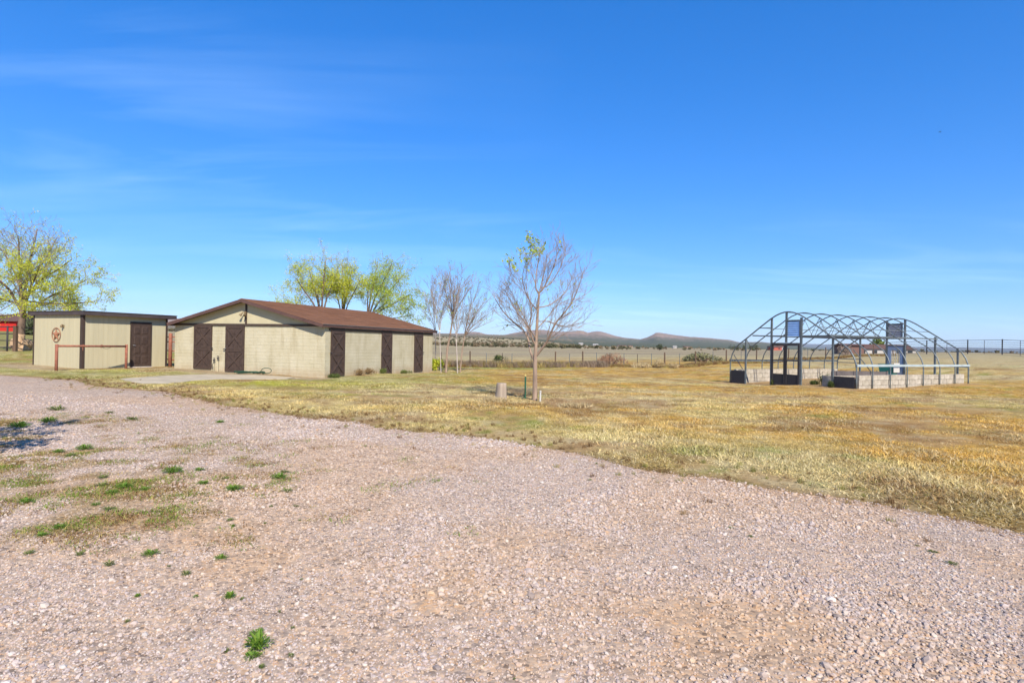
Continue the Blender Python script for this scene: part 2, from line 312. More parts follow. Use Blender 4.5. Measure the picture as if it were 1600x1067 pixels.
def scatter(name, pts, rot, scl, tint, idx, protos, kind='stuff'):
    """one object: a cloud of points that carries copies of small meshes (gravel, grass)"""
    c = bpy.data.collections.new(name + '_pieces')
    for i, me in enumerate(protos):
        o = bpy.data.objects.new(f'{name}_piece_{i:02d}', me); c.objects.link(o)
    me = bpy.data.meshes.new(name); n = len(pts); me.vertices.add(n)
    me.vertices.foreach_set('co', np.asarray(pts, np.float32).ravel())
    a = me.attributes.new('rot', 'FLOAT_VECTOR', 'POINT'); a.data.foreach_set('vector', np.asarray(rot, np.float32).ravel())
    a = me.attributes.new('scl', 'FLOAT_VECTOR', 'POINT'); a.data.foreach_set('vector', np.asarray(scl, np.float32).ravel())
    a = me.attributes.new('tint', 'FLOAT_COLOR', 'POINT'); a.data.foreach_set('color', np.c_[tint, np.ones(n)].astype(np.float32).ravel())
    a = me.attributes.new('idx', 'INT', 'POINT'); a.data.foreach_set('value', np.asarray(idx, np.int32))
    o = bpy.data.objects.new(name, me); col.objects.link(o)
    g = bpy.data.node_groups.new(name, 'GeometryNodeTree')
    g.interface.new_socket('Geometry', in_out='INPUT', socket_type='NodeSocketGeometry'); g.interface.new_socket('Geometry', in_out='OUTPUT', socket_type='NodeSocketGeometry')
    gi = N(g, 'NodeGroupInput'); go = N(g, 'NodeGroupOutput'); ip = N(g, 'GeometryNodeInstanceOnPoints'); ci = N(g, 'GeometryNodeCollectionInfo')
    ci.inputs['Collection'].default_value = c; ci.inputs['Separate Children'].default_value = True; ci.inputs['Reset Children'].default_value = True
    g.links.new(gi.outputs[0], ip.inputs['Points']); g.links.new(ci.outputs[0], ip.inputs['Instance']); ip.inputs['Pick Instance'].default_value = True
    for nm, dt, sk in (('idx', 'INT', 'Instance Index'), ('rot', 'FLOAT_VECTOR', 'Rotation'), ('scl', 'FLOAT_VECTOR', 'Scale')):
        na = N(g, 'GeometryNodeInputNamedAttribute', data_type=dt); na.inputs['Name'].default_value = nm
        g.links.new(na.outputs['Attribute'], ip.inputs[sk])
    g.links.new(ip.outputs[0], go.inputs[0])
    md = o.modifiers.new('pieces', 'NODES'); md.node_group = g
    return o

# ------------------------------------------------------------------ frames of the three buildings
TH, T2, T3 = 0.333, 0.419, 1.099
BC = Vector((-8.104, 25.562, 0)); SC = Vector((-19.001, 26.064, 0)); GC = Vector((10.584, 28.507, 0))
BW, BD, SA, SB, GW, GL = 8.598, 10.26, 3.693, 3.965, 6.258, 8.085
def fr(t): return Vector((math.cos(t), -math.sin(t), 0)), Vector((math.sin(t), math.cos(t), 0))
def loc2w(C, t, x, y, z=0): a, b = fr(t); return C + a * x + b * y + Vector((0, 0, z))

# ------------------------------------------------------------------ terrain
HP = [(0, 0, 0), (0, 6, 0), (-6, 6, 0), (5, 4, 0), (0, 11, 0), (-8, 14, 0), (-16, 20, 0.03), (3, 14, 0), (10, 14, 0), (-8.1, 25.56, -0.11), (-12, 27, -0.03), (-16.2, 28.4, 0.04),
      (-4.75, 35.3, -0.25), (-19, 26.06, 0.07), (-22.4, 27.6, 0.14), (-17.4, 29.7, 0.06), (10.58, 28.5, -0.165), (13.42, 22.9, 0.0), (20.6, 26.6, 0.10), (17, 31, 0.0),
      (-32, 38, 0.5), (-2, 45, -0.22), (10, 44, -0.05), (21, 50, 0.22), (48, 60, 1.35), (62, 58, 1.5), (34, 40, 0.55), (30, 22, 0.2), (-50, 40, 0.9), (-60, 62, 1.6),
      (-30, 20, 0.1), (0, -10, 0), (-3, 20, 0), (5, 24, -0.08), (38, 62, 0.95), (28, 60, 0.6)]
HPa = np.array(HP)
def hgt(x, y):
    x = np.asarray(x, float); y = np.asarray(y, float); sh = x.shape; xf, yf = x.ravel(), y.ravel()
    num = np.zeros_like(xf); den = np.full_like(xf, 1e-9)
    for a, b, c in HPa:
        d2 = (xf - a) ** 2 + (yf - b) ** 2 + 1.5; wt = 1 / d2 ** 1.7; num += wt * c; den += wt
    near = num / den
    r = np.hypot(xf, yf); az = np.arctan2(xf, np.maximum(yf, 1e-3) * 1.0); az = np.where(yf <= 0, np.sign(xf) * 1.6, az)
    left = sstep(-az, 0.02, 0.62); right = sstep(az, 0.30, 0.72)
    far = 0.15 + left * (1.1 + 0.010 * np.minimum(r, 420)) + right * 1.3
    # the slope dotted with scrub that climbs behind the bare trees
    far += sstep(-az, -0.18, 0.05) * sstep(r, 260, 1000) * (11 - 4 * sstep(-az, 0.35, 0.6))
    far += (fbm(xf / 90, yf / 90, 5) - 0.5) * 0.5 * sstep(r, 90, 250)
    k = sstep(r, 62, 130)
    z = near * (1 - k) + far * k
    z += (fbm(xf / 2.2, yf / 2.2, 9, 3) - 0.5) * 0.05 * sstep(r, 4, 12) * (1 - k)
    return z.reshape(sh)
def hz(x, y): return float(hgt(np.array([x]), np.array([y]))[0])

# the drive's upper edge, from the photograph's ground points
DE = [(-60, 24), (-30, 22.3), (-18.48, 21.29), (-14.12, 19.29), (-12.3, 17.45), (-9.76, 16.38), (-6.37, 13.09), (-5.35, 12.38), (-3.58, 11.07), (-2.16, 10.09), (-1.01, 9.58), (0.03, 8.78), (0.9, 8.05),
      (1.59, 7.21), (2.2, 6.68), (2.73, 6.22), (3.26, 5.95), (3.64, 5.54), (3.95, 5.16), (4.2, 4.8), (5.2, 2.9), (5.8, 0.2), (6.2, -6), (6.6, -25)]
DEa = np.array(DE)
def edge(x):
    x = np.asarray(x, float)
    return np.interp(x, DEa[:, 0], DEa[:, 1]) + (fbm(x * 1.3, x * 0 + 3.3, 21, 4) - 0.5) * 0.55
def inbox(x, y, C, t, x0, x1, y0, y1):
    a, b = fr(t); dx, dy = x - C.x, y - C.y; lx = dx * a.x + dy * a.y; ly = dx * b.x + dy * b.y
    return (lx > x0) & (lx < x1) & (ly > y0) & (ly < y1)
PATH = [(180, 592.5), (225, 588.6), (262, 586.2), (325, 583.2), (400, 583.6), (452, 584.8), (470, 586.2), (440, 588.2), (400, 589.2), (345, 590.6), (300, 594), (262, 598.5), (222, 598.6)]
PATHW = [gnd(px, py, 0.02) for px, py in PATH]
def inpoly(x, y, P):
    r = np.zeros(np.shape(x), bool); n = len(P)
    for i in range(n):
        (x1, y1), (x2, y2) = P[i], P[(i + 1) % n]
        c = ((y1 > y) != (y2 > y)) & (x < (x2 - x1) * (y - y1) / (y2 - y1 + 1e-12) + x1); r ^= c
    return r

STRAW = np.array(lin(230, 206, 142, 0.68)[:3]); PALE = np.array(lin(226, 210, 166, 0.64)[:3]); RUST = np.array(lin(216, 172, 90, 0.68)[:3]); OLIVE = np.array(lin(204, 180, 112, 0.62)[:3])
GREEN = np.array(lin(138, 158, 60, 0.62)[:3]); BROWN = np.array(lin(160, 122, 80, 0.62)[:3]); YGREEN = np.array(lin(204, 198, 70, 0.62)[:3]); EARTH = np.array(lin(206, 170, 124, 0.62)[:3])
FARG = np.array(lin(206, 190, 148, 0.60)[:3]); FARB = np.array(lin(186, 168, 138, 0.60)[:3]); GRAV = np.array(lin(206, 187, 168, 0.62)[:3])
def lerp(a, b, t): t = np.asarray(t)[..., None]; return a * (1 - t) + b * t
def fieldcol(x, y):
    x = np.asarray(x, float); y = np.asarray(y, float)
    n1 = fbm(x * 0.22, y * 0.30, 31, 5); n2 = fbm(x * 0.7 + 7, y * 0.9, 41, 4); n3 = fbm(x * 2.3, y * 2.3, 51, 3); n4 = fbm(x * 0.12, y * 0.16, 61, 4)
    de = y - np.interp(x, DEa[:, 0], DEa[:, 1])
    c = lerp(np.broadcast_to(STRAW, x.shape + (3,)), OLIVE, sstep(n2, 0.46, 0.66))
    rustzone = sstep(de, 3.0, 8.0) * sstep(x, -7, 1) * (1 - 0.55 * sstep(x, 20, 34))
    c = lerp(c, RUST, np.clip(rustzone * sstep(n1 + 0.25 * n2, 0.44, 0.62) + 0.35 * sstep(n1, 0.55, 0.7), 0, 1))
    c = lerp(c, PALE, sstep(n4, 0.52, 0.66) * 0.6 + 0.4 * sstep(x, 22, 34) * sstep(y, 26, 34))
    c = lerp(c, BROWN, sstep(1 - n2, 0.53, 0.68) * 0.7); c = lerp(c, EARTH, sstep(1 - fbm(x * .8, y * .8, 131, 4), 0.52, 0.66) * 0.6 * (1 - sstep(y, 16, 26)))
    c = lerp(c, GREEN, sstep(n3 * 0.5 + n2 * 0.5, 0.60, 0.72) * 0.6)
    # greener ground: beside the barn, along the wire fence, by the shed
    g = sstep(-x, -1.5, 4) * sstep(y, 17, 22) * (1 - sstep(y, 33, 38)) * 0.6
    g = np.maximum(g, sstep(y, 37, 40.5) * (1 - sstep(y, 45, 50)) * sstep(-x, -7, 0) * 1.0); g = np.maximum(g, np.exp(-((x + 3.4) / 2.0) ** 2 - ((y - 34.2) / 1.3) ** 2))
    g = np.maximum(g, sstep(-x, 22, 26) * sstep(y, 24, 30) * 0.7)
    c = lerp(c, GREEN * 0.7 + OLIVE * 0.3, g * sstep(n2, 0.32, 0.56))
    yg = np.exp(-((x + 8.8) / 3.6) ** 2 - ((y - 21.0) / 1.7) ** 2) + np.exp(-((x + 17.6) / 1.6) ** 2 - ((y - 26.2) / 1.5) ** 2)
    c = lerp(c, YGREEN, np.clip(yg, 0, 1) * sstep(n2, 0.25, 0.5) * 0.9)
    n5 = fbm(x * 3.1 + 5, y * 2.2, 67, 3); n6 = fbm(x * 1.3 + 9, y * 1.1, 77, 3); c = lerp(c, BROWN * .9, sstep(n5, .55, .72) * .42); c = lerp(c, PALE, sstep(1 - n5, .56, .72) * .4); c = lerp(c, OLIVE * .85, sstep(n6, .57, .72) * .4)
    c = lerp(c, BROWN * 0.9, (1 - sstep(np.abs(de - 0.1), 0.05, 0.5)) * 0.55)
    # bare earth against the buildings, gravel before the shed
    eb = inbox(x, y, BC, TH, -9.2, 0.5, -1.6, 0.2) | inbox(x, y, SC, T2, -4.6, 0.5, -1.8, 0.3) | inbox(x, y, SC, T2, 0, 1.0, 0, 4.6)
    c = lerp(c, GRAV * 0.6 + EARTH * 0.4, eb * 0.75 * sstep(n2, 0.25, 0.5))
    eg = inbox(x, y, GC, T3, -0.6, GW + 0.7, -0.9, GL + 0.6)
    c = lerp(c, EARTH, eg * 0.7)
    k = sstep(np.hypot(x, y), 48, 75) * sstep(y, 30, 46)
    f = lerp(np.broadcast_to(FARG, x.shape + (3,)), FARB, sstep(fbm(x / 60, y / 25, 71, 4), 0.4, 0.6))
    f = lerp(f, GREEN * 0.6 + OLIVE * 0.4, sstep(-x / np.maximum(y, 1), 0.62, 0.78) * (1 - sstep(np.hypot(x, y), 150, 400)) * 0.7)
    return lerp(c, f, k)

def grid_mesh(name, X, Y, Z, C, mat, wrap=False):
    nr, nc = X.shape; me = bpy.data.meshes.new(name); me.vertices.add(nr * nc)
    me.vertices.foreach_set('co', np.stack([X, Y, Z], -1).astype(np.float32).ravel())
    i, j = np.meshgrid(np.arange(nr - 1), np.arange(nc if wrap else nc - 1), indexing='ij'); j2 = (j + 1) % nc
    q = np.stack([i * nc + j, (i + 1) * nc + j, (i + 1) * nc + j2, i * nc + j2], -1).reshape(-1, 4)
    me.loops.add(q.size); me.loops.foreach_set('vertex_index', q.ravel().astype(np.int32)); me.polygons.add(len(q))
    me.polygons.foreach_set('loop_start', np.arange(0, q.size, 4, dtype=np.int32)); me.polygons.foreach_set('use_smooth', np.ones(len(q), bool))
    if C is not None:
        a = me.attributes.new('tone', 'FLOAT_COLOR', 'POINT'); a.data.foreach_set('color', np.concatenate([C, np.ones(C.shape[:2] + (1,))], -1).astype(np.float32).ravel())
    me.update(calc_edges=True); me.validate(); me.materials.append(mat); return me

def ground_mat():
    m, nt, b = newmat('dry_field_ground'); a = N(nt, 'ShaderNodeAttribute', attribute_name='tone'); g = N(nt, 'ShaderNodeNewGeometry')
    n1 = noise(nt, g.outputs['Position'], 9, 6, 0.7); n2 = noise(nt, g.outputs['Position'], 55, 4, 0.7); n3 = noise(nt, g.outputs['Position'], 0.02, 8, 0.65)
    c = mixc(nt, 1.0, a.outputs['Color'], ramp(nt, n1.outputs['Fac'], [(0.25, (0.55, 0.52, 0.46, 1)), (0.5, (0.95, 0.95, 0.95, 1)), (0.78, (1.28, 1.24, 1.15, 1))]), 'MULTIPLY')
    c = mixc(nt, 1.0, c, ramp(nt, n2.outputs['Fac'], [(0.3, (0.6, 0.6, 0.6, 1)), (0.7, (1.25, 1.25, 1.25, 1))]), 'MULTIPLY')
    c = mixc(nt, 0.8, c, ramp(nt, n3.outputs['Fac'], [(0.3, (0.82, 0.8, 0.76, 1)), (0.7, (1.1, 1.1, 1.08, 1))]), 'MULTIPLY')
    nt.links.new(c, b.inputs['Base Color']); b.inputs['Roughness'].default_value = 1; b.inputs['Specular IOR Level'].default_value = 0.05
    bump(nt, b, n1.outputs['Fac'], 0.8, 0.04); return m
M['ground'] = ground_mat()
fa = np.arange(-50, 50.01, 0.3); ba = np.arange(55, 306, 5.0); ang = np.radians(np.concatenate([fa, ba]))
rad = np.concatenate([[0.02], np.geomspace(0.6, 75, 250), np.geomspace(78, 17000, 110)])
RR, AA = np.meshgrid(rad, ang, indexing='ij'); GX = RR * np.sin(AA); GY = RR * np.cos(AA)
ground = link('ground', grid_mesh('ground', GX, GY, hgt(GX, GY), fieldcol(GX, GY), M['ground'], True)); tag(ground, 'wide dry grass field reaching to the horizon', kind='structure')

def drive_dirt(x, y):
    d = sstep(fbm(x * 0.5 + 3, y * 0.5, 81, 4), 0.54, 0.68) * 0.55
    for (px, py, rx, ry, s) in ((1120, 985, 0.9, 0.5, .9), (300, 820, 0.9, 1.0, .95), (190, 775, .8, .5, .7), (840, 860, .8, .6, .6), (640, 930, 0.6, .6, .8), (400, 880, .6, .5, .7), (960, 1020, .8, .35, .9)):
        cx, cy = gnd(px, py); d = np.maximum(d, s * np.exp(-((x - cx) / rx) ** 2 - ((y - cy) / ry) ** 2) * (0.4 + sstep(fbm(x * 3, y * 3, 91, 3), 0.35, 0.65)))
    return np.clip(d, 0, 1)
WP = [(-10, 690), (90, 690), (150, 735), (230, 760), (190, 800), (140, 835), (60, 845), (-10, 830)]
def weedmask(x, y):          # the weedy island at the left of the drive
    m = np.zeros(np.shape(x))
    for px, py, rx, ry, s in ((20, 665, 1.6, 1.0, .9), (30, 705, 1.9, 1.2, 1), (110, 745, 1.1, .9, .8), (60, 790, 1.0, .6, .85), (110, 818, .8, .35, .8), (-60, 740, 2.0, 1.6, 1), (200, 760, .5, .35, .6)):
        cx, cy = gnd(px, py); m = np.maximum(m, s * np.exp(-((x - cx) / rx) ** 2 - ((y - cy) / ry) ** 2))
    return np.clip(m * 1.15, 0, 1) * sstep(fbm(x * 2.0, y * 1.6, 95, 4), 0.33, 0.54)
DIRT = np.array(lin(216, 182, 142, 0.62)[:3]); WEEDY = np.array(lin(168, 142, 92, 0.62)[:3])
def drivecol(x, y):
    c = np.broadcast_to(np.array([1.0, 1, 1]) * GRAV, np.shape(x) + (3,))
    c = c * (0.94 + 0.14 * fbm(x * 0.35, y * 0.35, 101, 3))[..., None]
    # two worn wheel tracks that follow the drive
    c = lerp(c, DIRT, drive_dirt(x, y) * 0.6); c = lerp(c, WEEDY, weedmask(x, y) * 0.9)
    e = np.interp(x, DEa[:, 0], DEa[:, 1]) - y
    return lerp(c, BROWN * 0.5 + EARTH * 0.5, (1 - sstep(e, 0.0, 0.45)) * 0.5)
def drive_mat():
    m, nt, b = newmat('pinkish_gravel'); a = N(nt, 'ShaderNodeAttribute', attribute_name='tone'); g = N(nt, 'ShaderNodeNewGeometry')
    v = N(nt, 'ShaderNodeTexVoronoi'); v.inputs['Scale'].default_value = 42; nt.links.new(g.outputs['Position'], v.inputs['Vector'])
    s = N(nt, 'ShaderNodeSeparateColor'); nt.links.new(v.outputs['Color'], s.inputs[0])
    c = ramp(nt, s.outputs[0], [(0.0, (0.5, 0.47, 0.46, 1)), (0.2, (0.85, 0.83, 0.83, 1)), (0.45, (1.08, 1.05, 1.02, 1)), (0.7, (1.2, 1.1, 1.0, 1)), (0.85, (1.3, 1.08, 0.84, 1)), (1.0, (1.5, 1.48, 1.42, 1))])
    n1 = noise(nt, g.outputs['Position'], 3, 5, 0.6); n2 = noise(nt, g.outputs['Position'], 14, 5, 0.75)
    c = mixc(nt, 1.0, a.outputs['Color'], c, 'MULTIPLY')
    c = mixc(nt, 1.0, c, ramp(nt, n1.outputs['Fac'], [(0.3, (0.86, 0.84, 0.83, 1)), (0.7, (1.08, 1.08, 1.08, 1))]), 'MULTIPLY')
    c = mixc(nt, 1.0, c, ramp(nt, n2.outputs['Fac'], [(0.3, (0.74, 0.72, 0.71, 1)), (0.7, (1.15, 1.15, 1.15, 1))]), 'MULTIPLY')
    nt.links.new(c, b.inputs['Base Color']); b.inputs['Roughness'].default_value = 0.95; b.inputs['Specular IOR Level'].default_value = 0.1
    h = N(nt, 'ShaderNodeMath', operation='SUBTRACT'); h.inputs[0].default_value = 1; nt.links.new(v.outputs['Distance'], h.inputs[1])
    bump(nt, b, h.outputs[0], 0.5, 0.006); return m
M['drive'] = drive_mat()
dxs = np.concatenate([np.arange(-60, -20, 0.8), np.arange(-20, 6.3, 0.09)]); tt = np.linspace(0, 1, 170) ** 0.8
de_ = edge(dxs); DX = np.repeat(dxs[None], len(tt), 0); DY = -25 + (de_[None] + 25) * tt[:, None]
driveway = link('driveway', grid_mesh('driveway', DX.T, DY.T, hgt(DX, DY).T + 0.02, np.transpose(drivecol(DX, DY), (1, 0, 2)), M['drive'])); tag(driveway, 'wide pinkish gravel driveway', kind='structure')

# pale path before the barn
M['path'] = simple('pale_packed_path', lin(216, 198, 166, 0.60), 0.95, 0.2, 1.6, bmp=0.3, bscale=60)
pm = MB(); pc = np.mean(PATHW, axis=0); ring = []
for i in range(len(PATHW)):
    p, q = np.array(PATHW[i]), np.array(PATHW[(i + 1) % len(PATHW)])
    for k in range(6): ring.append(p + (q - p) * k / 6)
rng = random.Random(3)
rows = []
for s_ in (0, .34, .67, .93, 1.0):
    rows.append([(pc[0] + (p[0] - pc[0]) * s_ * (1 + (rng.uniform(-.10, .06) if s_ == 1 else 0)), pc[1] + (p[1] - pc[1]) * s_) for p in ring])
vv = [(x, y, hz(x, y) + (0.024 if k < 4 else 0.006)) for k, r_ in enumerate(rows) for x, y in r_]; n_ = len(ring)
pm.add(vv, [(k * n_ + i, k * n_ + (i + 1) % n_, (k + 1) * n_ + (i + 1) % n_, (k + 1) * n_ + i) for k in range(4) for i in range(n_)])
tag(pm.build('path', M['path'], smooth=True), 'pale path of packed earth before the barn doors', kind='structure')

# ------------------------------------------------------------------ hills
def hill_mat(name, c1, c2, c3, sc, dens, low=75):
    m, nt, b = newmat(name); g = N(nt, 'ShaderNodeNewGeometry')
    n1 = noise(nt, g.outputs['Position'], sc, 7, 0.6); n2 = noise(nt, g.outputs['Position'], sc * 14, 5, 0.7); n3 = noise(nt, g.outputs['Position'], sc * 5, 4, 0.6)
    c = ramp(nt, n1.outputs['Fac'], [(0.35, c1), (0.65, c2)])
    k = N(nt, 'ShaderNodeMath', operation='MULTIPLY_ADD'); nt.links.new(n3.outputs['Fac'], k.inputs[0]); k.inputs[1].default_value = 0.5; nt.links.new(n2.outputs['Fac'], k.inputs[2])
    sz_ = N(nt, 'ShaderNodeSeparateXYZ'); nt.links.new(g.outputs['Position'], sz_.inputs[0]); zr = N(nt, 'ShaderNodeMapRange'); nt.links.new(sz_.outputs['Z'], zr.inputs['Value']); zr.inputs['From Min'].default_value = low; zr.inputs['From Max'].default_value = 0; zr.inputs['To Max'].default_value = 0.30
    k2 = N(nt, 'ShaderNodeMath', operation='ADD'); nt.links.new(k.outputs[0], k2.inputs[0]); nt.links.new(zr.outputs[0], k2.inputs[1]); k = k2
    r = N(nt, 'ShaderNodeMapRange'); nt.links.new(k.outputs[0], r.inputs['Value']); r.inputs['From Min'].default_value = dens; r.inputs['From Max'].default_value = dens + 0.1
    nt.links.new(mixc(nt, r.outputs[0], c, c3), b.inputs['Base Color']); b.inputs['Roughness'].default_value = 1; b.inputs['Specular IOR Level'].default_value = 0
    bump(nt, b, n2.outputs['Fac'], 0.6, 12); return m
def hills(name, prof, R0, R1, mat, label, seed, rough=0.12, x0=None, x1=None):
    P = np.array(prof, float); xs = np.linspace(P[0, 0], P[-1, 0], 420); ys = np.interp(xs, P[:, 0], P[:, 1])
    ys += (fbm(xs / 14, xs * 0, seed, 4) - 0.5) * 1.2
    u = np.empty_like(xs); e = np.empty_like(xs)
    for i, (a, b) in enumerate(zip(xs, ys)): u[i], e[i] = ray(a, b)
    tt = np.concatenate([np.linspace(0, 1, 46), np.linspace(1.04, 1.6, 14)])
    T, I = np.meshgrid(tt, np.arange(len(xs)), indexing='ij')
    wob = 1 + (fbm(xs / 40, xs * 0 + 7, seed + 5, 3) - 0.5) * 0.25
    YD = (R0 + (R1 * wob[I] - R0) * T); X = u[I] * YD
    top = e[I] * R1 * wob[I] + HC
    base = hgt(X, YD)
    s = np.where(T <= 1, np.clip(T, 0, 1) ** 1.25, np.maximum(0, 1 - (T - 1) * 1.7))
    nz = (fbm(X / 260, YD / 260, seed + 9, 5) - 0.5) * np.abs(top) * rough * 4 * s * (1 - s ** 3)
    Z = base * (1 - s) + top * s + nz - 3 * (1 - sstep(T, 0, 0.05))
    o = link(name, grid_mesh(name, X, YD, Z, None, mat)); tag(o, label, kind='structure'); return o
M['hill_red'] = hill_mat('reddish_scrub_hills', lin(202, 170, 150, 0.58), lin(174, 150, 136, 0.54), (0.095, 0.105, 0.075, 1), 0.004, 0.78)
M['hill_dark'] = hill_mat('dark_scrub_slope', lin(186, 164, 136, 0.58), lin(164, 148, 124, 0.55), (0.095, 0.105, 0.072, 1), 0.006, 0.74, 20)
M['hill_far'] = hill_mat('far_blue_range', lin(130, 126, 124, 0.5), lin(112, 112, 112, 0.5), (0.08, 0.09, 0.08, 1), 0.0012, 0.78)
hills('hills', [(-700, 520), (-300, 514), (-100, 512), (40, 512), (120, 507), (200, 500), (265, 497), (350, 500), (450, 507), (560, 513), (640, 518), (690, 521), (724, 521), (736, 518.5), (748, 519), (765, 523), (790, 523), (805, 520), (822, 517), (835, 515.5), (850, 515), (862, 517.5), (876, 518.5), (892, 517.5), (905, 516), (913, 517.5), (919, 519.8), (926, 518), (934, 517), (945, 519.5), (960, 524.5), (975, 527.5), (1000, 530),
      (1010, 527.5), (1019, 524), (1024, 520.2), (1030, 519.6), (1040, 521), (1052, 523), (1068, 525), (1090, 527), (1112, 528.5), (1140, 531), (1156, 535), (1174, 534), (1188, 534.3), (1215, 537), (1245, 541), (1280, 545), (1330, 548)], 1500, 4600, M['hill_red'], 'reddish scrub hills with a flat-topped mesa along the horizon', 3)
hills('scrub_slope', [(-700, 530), (-200, 519), (0, 519), (120, 514), (262, 508), (330, 509), (480, 515), (600, 519), (650, 522), (700, 522.5), (760, 523.5), (800, 524), (840, 526.5), (880, 530), (930, 533), (1000, 536), (1060, 538.5), (1130, 541.5), (1200, 544)], 900, 2100, M['hill_dark'], 'dark scrub covered lower slope before the reddish hills', 13, 0.06)
hills('mountains', [(1080, 541), (1150, 538), (1200, 537), (1260, 537), (1320, 538.5), (1380, 540.5), (1430, 541.5), (1500, 542.5), (1560, 543.5), (1640, 544.5), (1800, 546), (2200, 553)], 7000, 15000, M['hill_far'], 'low blue mountain range far off behind the pipe fence', 23, 0.05)

# ------------------------------------------------------------------ barn
barn = thing('barn', 'cream block barn with brown shingle gable roof and dark cross-braced doors', 'barn', BC, -TH)
EZ, RZ, OA, OB = 2.16, 3.262, 0.33, 0.10      # underside of the roof at the eave line, at the ridge; overhangs
def wallz(x): return EZ + (RZ - EZ) * (1 - abs(x + BW / 2) / (BW / 2 + OB)) - 0.012
TRZ = 2.165
def quadwall(name, mat, pts2, axis, off, th):
    b = MB(); n = len(pts2)
    mk = (lambda p, o: (p[0], o, p[1])) if axis == 'y' else (lambda p, o: (o, p[0], p[1]))
    v = [mk(p, off) for p in pts2] + [mk(p, off + th) for p in pts2]
    b.add(v, [tuple(range(n)), tuple(range(2 * n - 1, n - 1, -1))] + [(i, i + n, (i + 1) % n + n, (i + 1) % n) for i in range(n)])
    return b.build(name, mat, barn)
quadwall('front_wall', M['stucco_f'], [(-BW, -0.7), (0, -0.7), (0, TRZ - 0.01), (-BW, TRZ - 0.01)], 'y', 0, 0.2)
quadwall('gable_panel', M['gable'], [(-BW, TRZ - 0.008), (0, TRZ - 0.008), (0, wallz(0)), (-BW / 2, wallz(-BW / 2)), (-BW, wallz(-BW))], 'y', -0.012, 0.2)
quadwall('side_wall', M['stucco_s'], [(0.202, -0.7), (BD, -0.7), (BD, wallz(0) - .02), (0.202, wallz(0) - .02)], 'x', 0, -0.2)
quadwall('side_wall', M['stucco_s'], [(0.202, -0.7), (BD, -0.7), (BD, wallz(0) - .02), (0.202, wallz(0) - .02)], 'x', -BW, 0.2)
quadwall('back_wall', M['stucco_f'], [(-BW + .202, -0.7), (-0.202, -0.7), (-0.202, wallz(-.202)), (-BW / 2, wallz(-BW / 2)), (-BW + .202, wallz(-.202))], 'y', BD - 0.201, 0.2)
MB().box(-BW - 0.01, 0.012, -0.05, -0.014, TRZ - 0.05, TRZ + 0.045).build('trim_board', M['brown_paint'], barn)
MB().box(-BW / 2 - 0.045, -BW / 2 + 0.045, -0.05, -0.0135, TRZ + 0.048, wallz(-BW / 2) - 0.01).build('trim_board', M['brown_paint'], barn)
MB().box(0.002, 0.05, 0.25, BD - 0.05, 1.96, 2.05).build('trim_board', M['brown_paint'], barn)
# roof: two slopes of overlapping shingle courses on a deck
half = BW / 2 + OB; ln = math.hypot(half, RZ - EZ); cs, sn = half / ln, (RZ - EZ) / ln; ridge_x = -BW / 2; y0r, y1r = -OA, BD + OA
for sgn in (1, -1):
    def S(d, n, y): return (ridge_x + sgn * (d * cs + n * sn), y, RZ - d * sn + n * cs)     # d down the slope, n off it
    b = MB()
    b.add([S(0, 0, y0r), S(ln, 0, y0r), S(ln, 0, y1r), S(0, 0, y1r), S(0, .055, y0r), S(ln, .055, y0r), S(ln, .055, y1r), S(0, .055, y1r)],
          [(0, 1, 2, 3), (4, 7, 6, 5), (0, 4, 5, 1), (1, 5, 6, 2), (2, 6, 7, 3), (3, 7, 4, 0)])
    b.build('roof_deck', M['soffit'], barn)
    b = MB(); nco = 28; stp = (ln + 0.02) / nco; rg = random.Random(5)
    for k in range(nco):
        d0, d1 = k * stp, (k + 1) * stp + 0.01; y = y0r - 0.015; j = rg.uniform(0, 1)
        ys = [y]
        while ys[-1] < y1r - 0.3: ys.append(ys[-1] + rg.uniform(0.8, 1.1))
        ys[-1] = y1r + 0.015
        for ya, yb in zip(ys[:-1], ys[1:]):
            l = rg.uniform(0.010, 0.018)
            b.add([S(d0, .057, ya), S(d1, .057 + .001, ya), S(d1, .057 + .001, yb), S(d0, .057, yb), S(d0, .060, ya), S(d1, .060 + l, ya), S(d1, .060 + l, yb), S(d0, .060, yb)],
                  [(0, 1, 2, 3), (4, 7, 6, 5), (0, 4, 5, 1), (1, 5, 6, 2), (2, 6, 7, 3), (3, 7, 4, 0)])
    b.build('roof_shingles', M['shingle'], barn)
    # fascia: the eave and the two rakes
    b = MB(); xe = ridge_x + sgn * half
    b.box(xe + sgn * 0.003, xe + sgn * 0.03, y0r + 0.001, y1r - 0.001, EZ - 0.075, EZ + 0.05).build('eave_fascia', M['fascia'], barn)
    MB().box(xe + sgn * 0.031, xe + sgn * 0.05, y0r - 0.02, y1r + 0.02, EZ + 0.035, EZ + 0.056).build('sunlit_edge_strip', M['galv'], barn)  # thin strip added for the sunlit line along the roof edge
    for yr, o in ((y0r, -1), (y1r, 1)):
        b = MB(); ya, yb = yr + o * 0.002, yr + o * 0.03
        b.add([S(-0.0, -.085, ya), S(ln + .03, -.085, ya), S(ln + .03, -.085, yb), S(0, -.085, yb), S(0, .054, ya), S(ln + .03, .054, ya), S(ln + .03, .054, yb), S(0, .054, yb)],
              [(0, 1, 2, 3), (4, 7, 6, 5), (0, 4, 5, 1), (1, 5, 6, 2), (2, 6, 7, 3), (3, 7, 4, 0)]).build('rake_fascia', M['fascia'], barn)
